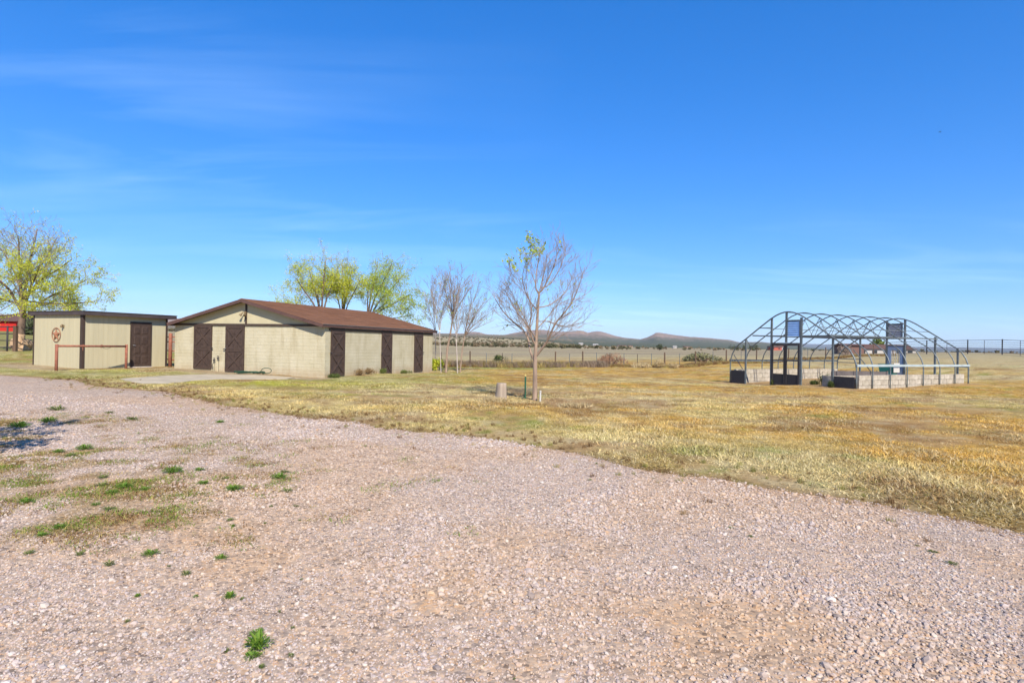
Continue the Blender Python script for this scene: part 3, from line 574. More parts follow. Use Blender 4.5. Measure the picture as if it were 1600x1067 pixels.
MB().add([(ridge_x - .13, y0r - .02, RZ + .045), (ridge_x, y0r - .02, RZ + .085), (ridge_x + .13, y0r - .02, RZ + .045), (ridge_x - .13, y1r + .02, RZ + .045), (ridge_x, y1r + .02, RZ + .085), (ridge_x + .13, y1r + .02, RZ + .045)],
         [(0, 1, 4, 3), (1, 2, 5, 4), (0, 2, 1), (3, 4, 5), (0, 3, 5, 2)]).build('ridge_cap', M['shingle'], barn)

def dutch_door(face, p0, w_, z0, z1, latch, header=0.0, nm='stable_door'):
    """two-leaf stable door, each leaf cross-braced. face 'f': on the front (x along), 's': on the right side (y along)"""
    T = (lambda a, d, z: (a, -d, z)) if face == 'f' else (lambda a, d, z: (d, a, z))
    def bx(m, a0, a1, d0, d1, za, zb):
        p, q = T(a0, d0, za), T(a1, d1, zb); m.box(p[0], q[0], p[1], q[1], za, zb)
    m = MB(); bx(m, p0, p0 + w_, 0.004, 0.03, z0, z1); root = m.build(nm, M['brown_door'], barn)
    zm = z0 + (z1 - z0) * 0.485
    for za, zb in ((z0, zm), (zm, z1)):
        zt = zb - (0.0 if zb < z1 else header)
        # boards of the leaf with open joints
        nb = 6; pw = (w_ - 0.14) / nb
        for k in range(nb):
            m = MB(); bx(m, p0 + .07 + k * pw + .003, p0 + .07 + (k + 1) * pw - .003, 0.031, 0.04, za + .1, zt - .1); m.build('plank', M['brown_door'], root)
        for s in (0, 1):
            m = MB(); a = p0 + s * (w_ - .1); bx(m, a, a + .1, 0.032, 0.062, za + .004, zt - .004); m.build('stile', M['brown_door'], root)
        m = MB(); bx(m, p0 + .1005, p0 + w_ - .1005, 0.032, 0.06, za + .004, za + .115); m.build('rail', M['brown_door'], root)
        m = MB(); bx(m, p0 + .1005, p0 + w_ - .1005, 0.032, 0.06, zt - .115, zt - .004); m.build('rail', M['brown_door'], root)
        for s in (0, 1):
            A = (p0 + .1, za + .115) if s == 0 else (p0 + w_ - .1, za + .115); Bp = (p0 + w_ - .1, zt - .115) if s == 0 else (p0 + .1, zt - .115)
            d = 0.054 + s * 0.004
            m = MB(); m.bar(T(A[0], d, A[1]), T(Bp[0], d, Bp[1]), 0.085, 0.026, up=(0, 1, 0) if face == 'f' else (1, 0, 0)); m.build('cross_brace', M['brown_door'], root)
    a = p0 + (w_ - .02 if latch > 0 else -.10); m = MB(); bx(m, a, a + .12, 0.063, 0.085, zm - .03, zm + .015); m.build('latch', M['black_pipe'], root)
    return root
dutch_door('f', -7.36, 1.08, 0.085, TRZ - 0.052, 1)
dd = dutch_door('f', -5.455, 1.08, 0.01, TRZ - 0.052, -1)
mk = MB(); mk.tube([(-5.40, -0.063, 1.06), (-5.40, -0.10, 1.06), (-5.40, -0.125, 1.06)], [0.018, 0.03, 0.02], 10); mk.build('knob', M['chrome'], dd)
for y_, w_, z_, lt in ((0.375, 1.01, -0.05, -1), (4.55, .98, -0.165, -1), (7.97, .99, -0.13, 1)): dutch_door('s', y_, w_, z_, 2.075, lt, 0.13)

fl = thing('flood_light', 'small twin-head flood light high on the barn gable', 'light', loc2w(BC, TH, -4.33, -0.05, 2.72), -TH)
MB().box(-.05, .05, -.03, 0, -.05, .05).build('mount', M['lamp'], fl)
for s in (-1, 1):
    h = MB(); h.tube([(0, -.03, .0), (s * .05, -.08, 0.01)], .014, 6); h.tube([(s * .05, -.08, .02), (s * .09, -.13, -.06), (s * .13, -.17, -.13), (s * .14, -.18, -.15)], [.02, .035, .065, .068], 10); h.build('lamp_head', M['lamp'], fl)
fp = thing('standpipe', 'pair of pale upright water pipes with dark taps between the barn front doors', 'tap', loc2w(BC, TH, -5.93, -0.09, hz(-13.7, 27.4)), -TH)
for x_, h_ in ((-.13, .52), (.10, .62)):
    p = MB(); p.tube([(x_, 0, -.1), (x_, 0, h_)], .02, 8).build('pipe', M['gable'], fp)
    t = MB(); t.tube([(x_ - .05, -.0, h_ + .01), (x_ + .06, -.02, h_ + .02)], .026, 8); t.tube([(x_ + .05, -.02, h_ + .02), (x_ + .06, -.09, h_ - .05)], .02, 8); t.tube([(x_, 0, h_ + .01), (x_, 0, h_ + .09)], .014, 6); t.tube([(x_ - .05, 0, h_ + .09), (x_ + .05, 0, h_ + .09)], .016, 6); t.build('tap', M['black_pipe'], fp)
t = MB(); t.tube([(-.13, -.02, .44), (-.16, -.07, .3), (-.15, -.06, .1)], .015, 6); t.build('hose_end', M['black_pipe'], fp)
# coiled hose on the ground
hp = []; hx, hy = loc2w(BC, TH, -3.35, -0.75).xy; rg = random.Random(8)
for k in range(150):
    a = k / 150 * 2 * math.pi * 5.3; r_ = .42 + .10 * math.sin(a * .37) + rg.uniform(-.015, .015)
    hp.append((hx + math.cos(a) * r_ * 1.35, hy + math.sin(a) * r_ * .55, hz(hx, hy) + .035 + .018 * (k % 9) / 2 + .03 * (k / 150)))
for k in range(14):
    a = k / 13 * math.pi * 1.5; hp.append((hx + .75 + .22 * math.sin(a), hy - .05, hz(hx, hy) + .17 - .12 * math.cos(a)))
tag(MB().tube(hp, .015, 7).build('garden_hose', M['hose'], smooth=True), 'dark green garden hose coiled on the ground against the barn front', 'hose')

# ------------------------------------------------------------------ shed
shed = thing('shed', 'small flat-roofed cream shed with dark brown trim and one panelled door', 'shed', SC, -T2)
ST = 2.455
def siding(x0, x1, z0, z1, face, off, skip=None):
    """grooved panel siding: boards proud of a backing sheet"""
    m = MB(); k = x0; n = int(round((x1 - x0) / 0.203)); wd = (x1 - x0) / n
    T = (lambda a, d: (a, d)) if face == 'f' else (lambda a, d: (-d, a))
    p, q = T(x0, off + .006), T(x1, off + .06); m.box(p[0], q[0], p[1], q[1], z0, z1)
    for i in range(n):
        a0, a1 = x0 + i * wd + .005, x0 + (i + 1) * wd - .005
        p, q = T(a0, off), T(a1, off + .0062); m.box(p[0], q[0], p[1], q[1], z0, z1)
    return m
siding(-SA, 0, 0.0, ST, 'f', 0).build('front_wall', M['shed_wall'], shed)
siding(0.062, SB, 0.0, ST, 's', 0).build('side_wall', M['shed_wall'], shed)
MB().box(-SA, -SA + .06, .062, SB, 0, ST).build('side_wall', M['shed_wall'], shed)
MB().box(-SA + .061, -.062, SB - .06, SB, 0, ST).build('back_wall', M['shed_wall'], shed)
MB().box(-SA + .02, -.03, .03, SB - .02, -.5, -.001).build('foundation', M['block'], shed)
MB().box(-.15, .022, -.022, -.003, 0.01, ST - .002).build('corner_trim', M['brown_paint'], shed)
MB().box(.0035, .0225, -.0025, .09, 0.01, ST - .002).build('corner_trim', M['brown_paint'], shed)
MB().box(-SA - .02, -SA + .06, -.022, -.003, 0.01, ST - .002).build('corner_trim', M['brown_paint'], shed)
MB().box(.0035, .0225, SB - .08, SB + .02, 0.01, ST - .002).build('corner_trim', M['brown_paint'], shed)
rf = MB(); rx0, rx1, ry0, ry1 = -SA - .30, .27, -.12, SB + .32
rf.box(rx0 + .02, rx1 - .02, ry0 + .02, ry1 - .02, ST + .001, ST + .15); roof = rf.build('roof', M['soffit'], shed)
MB().box(rx0 - .02, rx1 + .02, ry0 - .02, ry1 + .02, ST + .151, ST + .175).build('roof_sheet', M['shed_fascia'], roof)
for b_ in ((rx0, rx1, ry0, ry0 + .019), (rx0, rx1, ry1 - .019, ry1), (rx0, rx0 + .019, ry0 + .0195, ry1 - .0195), (rx1 - .019, rx1, ry0 + .0195, ry1 - .0195)):
    MB().box(*b_, ST - .012, ST + .15).build('fascia', M['shed_fascia'], shed)
d0, d1, dz0, dz1 = 2.175, 3.075, .115, 2.165
door = MB().box(.004, .03, d0, d1, dz0, dz1).build('door', M['brown_door'], shed)
MB().box(.0042, .045, d0 - .07, d0 - .001, dz0 - .02, dz1 + .07).build('door_frame', M['brown_paint'], door)
MB().box(.0042, .045, d1 + .001, d1 + .07, dz0 - .02, dz1 + .07).build('door_frame', M['brown_paint'], door)
MB().box(.0042, .0448, d0 - .0005, d1 + .0005, dz1 + .001, dz1 + .07).build('door_frame', M['brown_paint'], door)
for c_ in (0, 1):
    ya = d0 + .10 + c_ * .375
    for za, zb in ((.12, .50), (.60, .97), (1.07, 1.44), (1.54, 1.90)):
        m = MB(); y2, zz0, zz1 = ya + .30, dz0 + za, dz0 + zb
        m.add([(.031, ya, zz0), (.031, y2, zz0), (.031, y2, zz1), (.031, ya, zz1), (.046, ya + .035, zz0 + .035), (.046, y2 - .035, zz0 + .035), (.046, y2 - .035, zz1 - .035), (.046, ya + .035, zz1 - .035)],
              [(4, 5, 6, 7), (0, 1, 5, 4), (1, 2, 6, 5), (2, 3, 7, 6), (3, 0, 4, 7)]); m.build('door_panel', M['brown_door'], door)
h = MB(); h.tube([(.03, d0 + .07, 1.12), (.075, d0 + .07, 1.12), (.09, d0 + .07, 1.12)], [.022, .022, .028], 10); h.tube([(.08, d0 + .07, 1.12), (.082, d0 + .17, 1.10)], .013, 8); h.build('handle', M['chrome'], door)
MB().box(.0, .16, d0 - .05, d1 + .05, -.12, .09).build('door_step', M['block'], shed)

# star in a ring
star = thing('barn_star', 'rusty metal star inside a ring hung on the cream shed wall', 'star', loc2w(SC, T2, -1.89, -0.035, 1.552), -T2)
r_ = MB(); r_.tube([(math.cos(a) * .315, 0, math.sin(a) * .315) for a in [k / 36 * 2 * math.pi for k in range(37)]], .016, 6, False); r_.build('ring', M['copper'], star, True)
pv = [(0, -.07, 0)]
for k in range(10):
    a = math.pi / 2 + k * math.pi / 5; q = .30 if k % 2 == 0 else .125; pv.append((math.cos(a) * q, -.005, math.sin(a) * q))
st = MB().add(pv, [(0, 1 + k, 1 + (k + 1) % 10) for k in range(10)] + [tuple(range(10, 0, -1))]); st.build('star_body', M['copper'], star)
wl = thing('wall_light', 'small bronze lantern fixed high on the shed wall beside the star', 'light', loc2w(SC, T2, -1.37, -0.02, 1.93), -T2)
MB().box(-.04, .04, -.02, .02, -.05, .07).build('mount', M['lamp'], wl)
m = MB(); m.tube([(0, -.03, .07), (0, -.07, .075), (0, -.09, .02), (0, -.09, -.04), (0, -.09, -.06)], [.02, .03, .05, .04, .01], 8); m.build('lantern', M['lamp'], wl)

# hitching rail before the shed
hr = thing('hitching_rail', 'rusty red pipe hitching rail before the cream shed', 'rail', (-18.66, 24.16, 0))
def rel(p, o): return Vector(p) - Vector(o)
ha, hb = Vector((-18.66, 24.16, 0)), Vector((-17.79, 27.2, 0))
za, zb_ = hz(*ha.xy), hz(*hb.xy)
for p, z in ((ha, za), (hb, zb_)):
    q = p - ha; m = MB(); m.tube([(q.x, q.y, z - .3), (q.x, q.y, 1.155), (q.x, q.y, 1.16)], [.057, .057, .045], 14); m.build('post', M['rust_pipe'], hr, True)
m = MB(); m.tube([(0, 0, 1.085), tuple((hb - ha).to_tuple()[:2]) + (1.075,)], .045, 14); rail = m.build('rail', M['rust_pipe'], hr, True)
for t_, ln_ in ((.36, .16), (.62, .06)):
    p = (hb - ha) * t_; m = MB(); m.tube([(p.x - .05, p.y, 1.12), (p.x, p.y - .05, 1.14), (p.x + .05, p.y, 1.12)], .012, 6); m.tube([(p.x, p.y - .05, 1.05), (p.x + .01, p.y - .06, 1.05 - ln_)], .013, 6); m.build('tie_ring', M['rust_pipe'], rail)
m = MB(); p = (hb - ha) * .62; q = (hb - ha) * .76; m.tube([(p.x + (q.x - p.x) * k / 8, p.y + (q.y - p.y) * k / 8, 1.04 - .07 * math.sin(math.pi * k / 8)) for k in range(9)], .008, 5); m.build('chain', M['black_pipe'], rail)

# pipe fence in the gap between shed and barn
pf = thing('pipe_fence', 'rusty red pipe fence closing the gap between shed and barn', 'fence', (-17.18, 29.65, 0))
for dx_, dy_, r0, hh in ((0, 0, .085, 1.66), (-1.2, 1.6, .06, 1.6), (0.95, 1.4, .06, 1.6)):
    z = hz(-17.18 + dx_, 29.65 + dy_); m = MB(); m.tube([(dx_, dy_, z - .3), (dx_, dy_, z + hh), (dx_, dy_, z + hh + .02)], [r0, r0, r0 * .7], 14); m.build('post', M['rust_pipe'], pf, True)
for z in (1.55, 1.3, .85, .4):
    for q in ((-1.2, 1.6), (.95, 1.4)):
        m = MB(); m.tube([(0, 0, z), (q[0], q[1], z)], .028, 8); m.build('rail', M['rust_pipe'], pf, True)

# pipe panels left of the shed and the post by the old tree
def pipe_panel(name, label, A, B, zs, r_, mat, posts, group=None, stiles=0, cat='fence'):
    A, B = Vector(A), Vector(B); o = thing(name, label, cat, (A.x, A.y, 0), 0, group); D = B - A
    for z in zs:
        za, zb = hz(A.x, A.y) + z, hz(B.x, B.y) + z
        m = MB(); m.tube([(0, 0, za), (D.x, D.y, zb)], r_, 8); m.build('rail', mat, o, True)
    for t in posts:
        p = A + D * t; g = hz(p.x, p.y); m = MB(); m.tube([(D.x * t, D.y * t, g - .3), (D.x * t, D.y * t, g + zs[0] + .06)], r_ * 1.7, 8); m.build('post', mat, o, True)
    for k in range(stiles):
        t = (k + .5) / stiles; p = A + D * t; g = hz(p.x, p.y); m = MB(); m.tube([(D.x * t, D.y * t, g + zs[-1]), (D.x * t, D.y * t, g + zs[0])], r_ * .8, 6); m.build('stile', mat, o, True)
    return o
gA = at(-60, 545, 36.5); gB = at(22, 545, 36.5); g0 = hz(gB.x, gB.y)
pipe_panel('livestock_panel', 'black pipe livestock panel beside the swollen tree trunk', gA.xy, gB.xy, [2.0 - g0, 1.58 - g0, 1.16 - g0, .74 - g0], .03, M['black_pipe'], [0.0, .87], stiles=0)
q = at(24, 540, 36.4); m = MB(); g = hz(q.x, q.y); m.box(-.09, .09, -.09, .09, -.3, 2.04 - g); m.box(-.1, .1, -.1, .1, 2.04 - g, 2.07 - g)
tag(m.build('gate_post', M['post_wood'], None, loc=(q.x, q.y, g)), 'dark square gate post between the livestock panel and the swollen trunk', 'post')
gA = at(26, 545, 40); gB = at(120, 545, 41); g0 = hz(gA.x, gA.y)
pipe_panel('livestock_panel', 'black pipe panel running from the swollen trunk behind the shed', gA.xy, gB.xy, [1.9 - g0 + .1, 1.2 - g0], .028, M['black_pipe'], [0.5, 1.0])

# ------------------------------------------------------------------ greenhouse frame
gh = thing('greenhouse', 'bare steel hoop greenhouse frame with double doors and no covering', 'greenhouse', GC, -T3)
gA0, gA1 = -0.14, 0.02
def gz(x, y): p = loc2w(GC, T3, x, y); return hz(p.x, p.y)
HALF = [(0, -0.15), (0, .35), (0, .78), (.03, .98), (.11, 1.22), (.30, 1.52), (.55, 1.72), (.93, 1.96), (1.30, 2.21), (1.69, 2.47), (2.0, 2.67), (2.28, 2.85), (2.55, 2.99), (2.80, 3.08), (3.0, 3.12), (GW / 2, 3.13)]
PROF = HALF + [(GW - x, z) for x, z in HALF[::-1][1:]]
def prof_z(x):
    x = x if x <= GW / 2 else GW - x; H_ = [p for p in HALF]; return float(np.interp(x, [p[0] + i * 1e-6 for i, p in enumerate(H_)], [p[1] for p in H_]))
HY = [0, 1.035, 2.2, 3.37, 4.54, 5.79, 6.99, 8.085]
for i, y in enumerate(HY):
    m = MB(); pr = [(x, y, z if z > 0 else gz(x, y) - .15) for x, z in PROF]; m.tube(pr, .03 if i in (0, 7) else .024, 8); hoop = m.build('hoop', M['galv'], gh, True)
    if 0 < i < 7:       # truss: tie bar and web struts
        m = MB(); m.tube([(1.25, y, 2.1), (GW - 1.25, y, 2.1)], .016, 6); m.build('tie_bar', M['galv'], hoop)
        for a, b in (((2.0, 2.1), (2.35, 2.86)), ((2.75, 2.1), (2.35, 2.86)), ((GW - 2.75, 2.1), (GW - 2.35, 2.86)), ((GW - 2.0, 2.1), (GW - 2.35, 2.86))):
            m = MB(); m.tube([(a[0], y, a[1]), (b[0], y, b[1])], .012, 5); m.build('strut', M['galv'], hoop)
for x in (1.69, GW / 2, GW - 1.69):
    z = prof_z(x) - .03; m = MB(); m.tube([(x, 0, z), (x, GL, z)], .014, 6); m.build('purlin', M['galv'], gh)
for x in (1.27, GW - 1.27): m = MB(); m.box(x - .02, x + .02, 0.03, GL - .03, 2.075, 2.13); m.build('purlin', M['galv'], gh)
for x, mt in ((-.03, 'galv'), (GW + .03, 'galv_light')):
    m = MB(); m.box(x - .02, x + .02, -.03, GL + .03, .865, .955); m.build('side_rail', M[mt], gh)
m = MB(); m.tube([(.93, .03, 1.9), (.35, HY[1], 1.5)], .015, 6); m.tube([(.10, .1, 1.2), (.75, .05, .45)], .015, 6); m.build('wind_brace', M['galv'], gh)
m = MB(); m.tube([(GW - .35, .3, 1.55), (GW - .02, HY[1], .6)], .018, 6); m.build('wind_brace', M['galv'], gh)
m = MB(); m.tube([(.45, .5, .45), (.9, .2, -.1)], .03, 6); m.build('wind_brace', M['galv'], gh)
# front end frame
def post(x, y, z1, r_=.035, nm='end_post', mt='galv', z0=None):
    m = MB(); z0 = gz(x, y) - .2 if z0 is None else z0; m.box(x - r_, x + r_, y - .03, y + .03, z0, z1); return m.build(nm, M[mt], gh)
post(.912, .0, 1.93); post(2.33, 0, 2.86, .04); post(3.82, 0, 2.86, .045); post(5.265, 0, 2.02); post(3.085, 0, 3.1, .04, z0=1.79)
MB().box(1.70, 2.285, -.02, .02, 2.43, 2.46).build('end_rail', M['galv'], gh); MB().box(2.375, 3.04, -.02, .02, 2.07, 2.1).build('end_rail', M['galv'], gh); MB().box(3.87, 5.2, -.02, .02, 2.055, 2.10).build('end_rail', M['galv'], gh)
MB().box(2.372, 3.772, -.045, .02, 1.715, 1.775).build('door_head', M['dark_frame'], gh)
for x0, x1 in ((2.375, 3.065), (3.08, 3.77)):
    m = MB(); z0, z1 = gz(3, 0) + .0, 1.71
    m.box(x0, x0 + .075, -.05, -.01, z0, z1); m.box(x1 - .075, x1, -.05, -.01, z0, z1); m.box(x0 + .0755, x1 - .0755, -.049, -.011, z1 - .06, z1); m.box(x0 + .0755, x1 - .0755, -.049, -.011, .985, 1.025); m.box(x0 + .0755, x1 - .0755, -.049, -.011, z0, z0 + .06)
    dr = m.build('screen_door', M['dark_frame'], gh)
    MB().box(x0 + .076, x1 - .076, -.035, -.02, z0 + .061, .385).build('kick_panel', M['dark_panel'], dr)
    MB().box(x0 + .076, x1 - .076, -.04, -.018, .386, .41).build('rail', M['dark_frame'], dr)
MB().box(3.05, 3.075, -.07, -.051, .8, .92).build('door_handle', M['black_pipe'], gh)
def louvre(x0, x1, z0, z1, y, mt, n, nm='louvre_vent'):
    m = MB(); m.box(x0, x1, y - .03, y + .03, z1 - .05, z1); m.box(x0, x1, y - .03, y + .03, z0, z0 + .04); m.box(x0, x0 + .03, y - .03, y + .03, z0 + .0405, z1 - .0505); m.box(x1 - .03, x1, y - .03, y + .03, z0 + .0405, z1 - .0505)
    o = m.build(nm, M['galv'], gh); h_ = (z1 - z0 - .09) / n
    for k in range(n):
        za = z0 + .04 + k * h_; m = MB(); m.add([(x0 + .031, y - .028, za), (x1 - .031, y - .028, za), (x1 - .031, y + .018, za + h_ * 1.05), (x0 + .031, y + .018, za + h_ * 1.05), (x0 + .031, y - .022, za - .002), (x1 - .031, y - .022, za - .002), (x1 - .031, y + .024, za + h_ * 1.03), (x0 + .031, y + .024, za + h_ * 1.03)],
            [(0, 1, 2, 3), (7, 6, 5, 4), (0, 4, 5, 1), (1, 5, 6, 2), (2, 6, 7, 3), (3, 7, 4, 0)]); m.build('slat', M[mt], o)
    return o
louvre(3.13, 3.77, 2.02, 2.77, 0, 'blue_slat', 7)
MB().box(.075, .865, -.035, -.005, gz(.5, 0) - .05, .45).build('skirt_panel', M['dark_panel'], gh); MB().box(5.345, 6.19, -.035, -.005, gz(5.8, 0) - .02, .45).build('skirt_panel', M['dark_panel'], gh)
# rear end frame
post(1.26, GL, 2.15, .04); post(2.63, GL, 3.05, .04); post(3.5, GL, 3.05, .045); post(4.87, GL, 2.2, .04); post(5.82, GL, 1.68, .035)
MB().box(2.675, 3.45, GL - .03, GL + .03, 1.745, 1.79).build('door_head', M['galv'], gh); MB().box(4.92, GW - .04, GL - .02, GL + .02, .82, .86).build('end_rail', M['galv'], gh)
louvre(2.68, 3.38, 2.1, 2.88, GL, 'grey_slat', 8)
m = MB(); z0 = gz(3, GL)
for b_ in ((2.69, 2.85, z0, 1.74), (3.27, 3.43, z0, 1.74), (2.8505, 3.2695, 1.55, 1.74), (2.8505, 3.2695, z0, .55)): m.box(b_[0], b_[1], GL - .02, GL + .02, b_[2], b_[3])
rd = m.build('rear_door', M['blue_door'], gh)
for k in range(4): x = 2.85 + .42 * (k + .5) / 4 ; MB().box(x - .006, x + .006, GL - .01, GL + .01, .551, 1.549).build('glazing_bar', M['white_pvc'], rd)
for k in range(6): z = .55 + (k + .5) / 6; MB().box(2.851, 3.269, GL - .0095, GL + .0095, z - .006, z + .006).build('glazing_bar', M['white_pvc'], rd)
for z in (1.02, .82): MB().box(.05, 1.22, GL - .015, GL + .015, z, z + .04).build('end_rail', M['galv'], gh)

# raised beds of concrete block inside the frame (their own things)
blk = MB().box(-.197, .197, -.07, .07, 0, .19).mesh('block', M['block_i']); blks = MB().box(-.097, .097, -.07, .07, 0, .19).mesh('block', M['block_i'])
def block_wall(name, label, A, B, courses, top, gaps=(), rag=0.0, seed=1):
    A, B = Vector(A), Vector(B); L_ = (B - A).length; rz = math.atan2(B.y - A.y, B.x - A.x); rg = random.Random(seed)
    g = min(gz(*A), gz(*B)); base = loc2w(GC, T3, A.x, A.y, 0); o = thing(name, label, 'raised bed', base, -T3 + rz); n = int(L_ / .4)
    for c in range(courses):
        z = top - (c + 1) * .2
        for k in range(n + (c % 2)):
            x = .2 + .4 * k - (.2 if c % 2 else 0)
            if any(abs(x - q) < .16 for q in gaps) : continue
            if c == 0 and rg.random() < rag: continue
            half_ = (x < .1) or (x > n * .4 - .1)
            link('block', blks if half_ else blk, o, (x + (.1 if x < .1 else (-.1 if half_ else 0)) + rg.uniform(-.004, .004), rg.uniform(-.008, .008), z + rg.uniform(-.004, .004)), rg.uniform(-.012, .012))
    return o
block_wall('raised_bed', 'pale block bed wall under the light rail on the long side of the greenhouse', (GW - .13, .25), (GW - .13, GL - .05), 4, .53, seed=2)
block_wall('raised_bed', 'pale block bed wall along the side of the greenhouse facing the hills', (.16, .15), (.16, GL - .05), 4, .50, seed=3)
block_wall('raised_bed', 'short pale block bed end behind the skirt panel at the light rail', (GW - 1.6, .28), (GW - .4, .28), 3, .45, seed=7)
block_wall('raised_bed', 'pale block wall of the greenhouse aisle beside the weathered bed panel', (GW - 1.6, .9), (GW - 1.6, GL - .6), 3, .42, seed=5, rag=.05)
bp = loc2w(GC, T3, GW - 1.72, 1.0, 0); o = thing('bed_panel', 'weathered grey sheet lining the inner greenhouse bed', 'panel', bp, -T3)
for k in range(5):
    MB().box(.03, .06, k * .78, k * .78 + .775, .05, .62 - .012 * k).build('sheet', M['bed_inner'], o)
for k in range(6): MB().box(-.012, .029, k * .78 - .03, k * .78 + .03, -.1, .60).build('stake', M['post_wood'], o)
m = MB(); y0g, y1g = .4, GL - .15
m.box(GW - 1.5, GW - .22, y0g, y1g, -.2, .36)
tag(m.build('bed_soil', M['soil'], None, loc=GC), 'dry soil filling the greenhouse beds', 'soil', kind='stuff').rotation_euler = (0, 0, -T3)
tb = loc2w(GC, T3, 3.02, GL - .5, 0); m = MB()
m.add([(-.3, -.2, .0), (.3, -.2, .0), (.3, .2, .0), (-.3, .2, .0), (-.36, -.26, .5), (.36, -.26, .5), (.36, .26, .5), (-.36, .26, .5), (-.33, -.23, .5), (.33, -.23, .5), (.33, .23, .5), (-.33, .23, .5), (-.28, -.18, .03), (.28, -.18, .03), (.28, .18, .03), (-.28, .18, .03)],
      [(0, 3, 2, 1), (0, 1, 5, 4), (1, 2, 6, 5), (2, 3, 7, 6), (3, 0, 4, 7), (4, 5, 9, 8), (5, 6, 10, 9), (6, 7, 11, 10), (7, 4, 8, 11), (8, 9, 13, 12), (9, 10, 14, 13), (10, 11, 15, 14), (11, 8, 12, 15), (12, 13, 14, 15)])
o = thing('storage_tub', 'teal plastic tub standing before the grey-blue greenhouse door', 'tub', tb + Vector((0, 0, .35)), -T3)
m.build('tub_body', M['teal'], o); MB().box(.37, .40, -.24, .24, .1, .56).build('lid', M['white_pvc'], o)
st2 = MB(); st2.box(-.35, .35, -.25, .25, -.4, .349)
s_ = thing('crate_stand', 'low block plinth that carries the teal tub', 'plinth', tb, -T3); st2.build('plinth_body', M['block'], s_)

# ------------------------------------------------------------------ trees
class Tree:
    def __init__(s, seed): s.r = random.Random(seed); s.wood = MB(); s.tw = MB(); s.lf = MB(); s.tips = []
    def perp(s, d):
        while True:
            v = Vector((s.r.uniform(-1, 1), s.r.uniform(-1, 1), s.r.uniform(-1, 1))); v = v - d * v.dot(d)
            if v.length > .2: return v.normalized()
    def walk(s, p, d, L_, n, wob, up):
        pts = [p.copy()]; d = d.normalized()
        for i in range(n):
            d = (d + Vector((s.r.gauss(0, wob), s.r.gauss(0, wob), s.r.gauss(0, wob) + up))).normalized(); p = p + d * (L_ / n); pts.append(p.copy())
        return pts
    def branch(s, pts, r0, r1, lvl, cfg):
        n = len(pts); rad = [r0 + (r1 - r0) * i / (n - 1) for i in range(n)]
        (s.wood if lvl == 0 else s.tw).tube(pts, rad, 7 if lvl == 0 else (4 if lvl == 1 else 3), False)
        if lvl >= cfg['levels']: s.tips.append(pts); return
        L_ = sum((pts[i + 1] - pts[i]).length for i in range(n - 1)); step = cfg['step'][lvl]; k = max(2, int(L_ / step)); f0 = cfg['from'][lvl]
        for i in range(k):
            t = f0 + (1 - f0) * (i + s.r.random()) / k; x = t * (n - 1); j = min(int(x), n - 2); q = pts[j].lerp(pts[j + 1], x - j); d = (pts[j + 1] - pts[j]).normalized()
            a = R(s.r.uniform(*cfg['ang'])); nd = d * math.cos(a) + s.perp(d) * math.sin(a); nd.z += cfg['up'][lvl] * 2; nd.normalize()
            Lc = cfg['len'][lvl] * (1 - .55 * t) * s.r.uniform(.6, 1.25); rr = max(cfg['rmin'], (r0 + (r1 - r0) * t) * cfg.get('rk', .55))
            s.branch(s.walk(q, nd, Lc, 5 if lvl < 1 else 4, cfg['wob'], cfg['up'][lvl]), rr, max(cfg['rmin'] * .7, rr * .35), lvl + 1, cfg)
        s.tips.append(pts[-3:])
    def leaves(s, n, size, prob, spread=.12, cl=3):
        out = 0; tries = 0
        while out < n and tries < n * 8:
            tries += 1; pts = s.r.choice(s.tips); t = s.r.uniform(.25, 1) * (len(pts) - 1); j = min(int(t), len(pts) - 2); p = pts[j].lerp(pts[j + 1], t - j)
            if s.r.random() > prob(p): continue
            for _ in range(cl):
                q = p + Vector((s.r.gauss(0, spread), s.r.gauss(0, spread), s.r.gauss(0, spread))); a = Vector((s.r.gauss(0, 1), s.r.gauss(0, 1), s.r.gauss(0, 1))).normalized(); b = s.perp(a)
                z = size * s.r.uniform(.6, 1.3); a *= z * .6; b *= z * .36
                s.lf.add([q - a, q + b, q + a, q - b], [(0, 1, 2, 3)]); out += 1
    def finish(s, name, label, base, barkm, twigm, leafm, group=None, cat='tree', paint=None):
        root = thing(name, label, cat, base, 0, group)
        for mb_ in (s.wood, s.tw, s.lf): mb_.v = [(x - base[0], y - base[1], z - base[2]) for x, y, z in mb_.v]
        s.wood.build('trunk', barkm, root, True); cr = s.tw.build('crown', twigm, root, True)
        if s.lf.v: s.lf.build('leaves', leafm, cr)
        if paint: paint.v = [(x - base[0], y - base[1], z - base[2]) for x, y, z in paint.v]; paint.build('white_paint', M['bark_white'], root, True)
        return root
def smooth_line(pts, k=3):
    out = []
    P = [pts[0]] + list(pts) + [pts[-1]]
    for i in range(1, len(P) - 2):
        for j in range(k):
            t = j / k; a, b, c, d = P[i - 1], P[i], P[i + 1], P[i + 2]
            out.append(0.5 * ((2 * b) + (c - a) * t + (2 * a - 5 * b + 4 * c - d) * t * t + (3 * b - a - 3 * c + d) * t ** 3))
    out.append(P[-2]); return out
def pxline(P, Y, dy=0.0): n = len(P); return smooth_line([at(x, y, Y + dy * (i / max(1, n - 1))) for i, (x, y) in enumerate(P)])

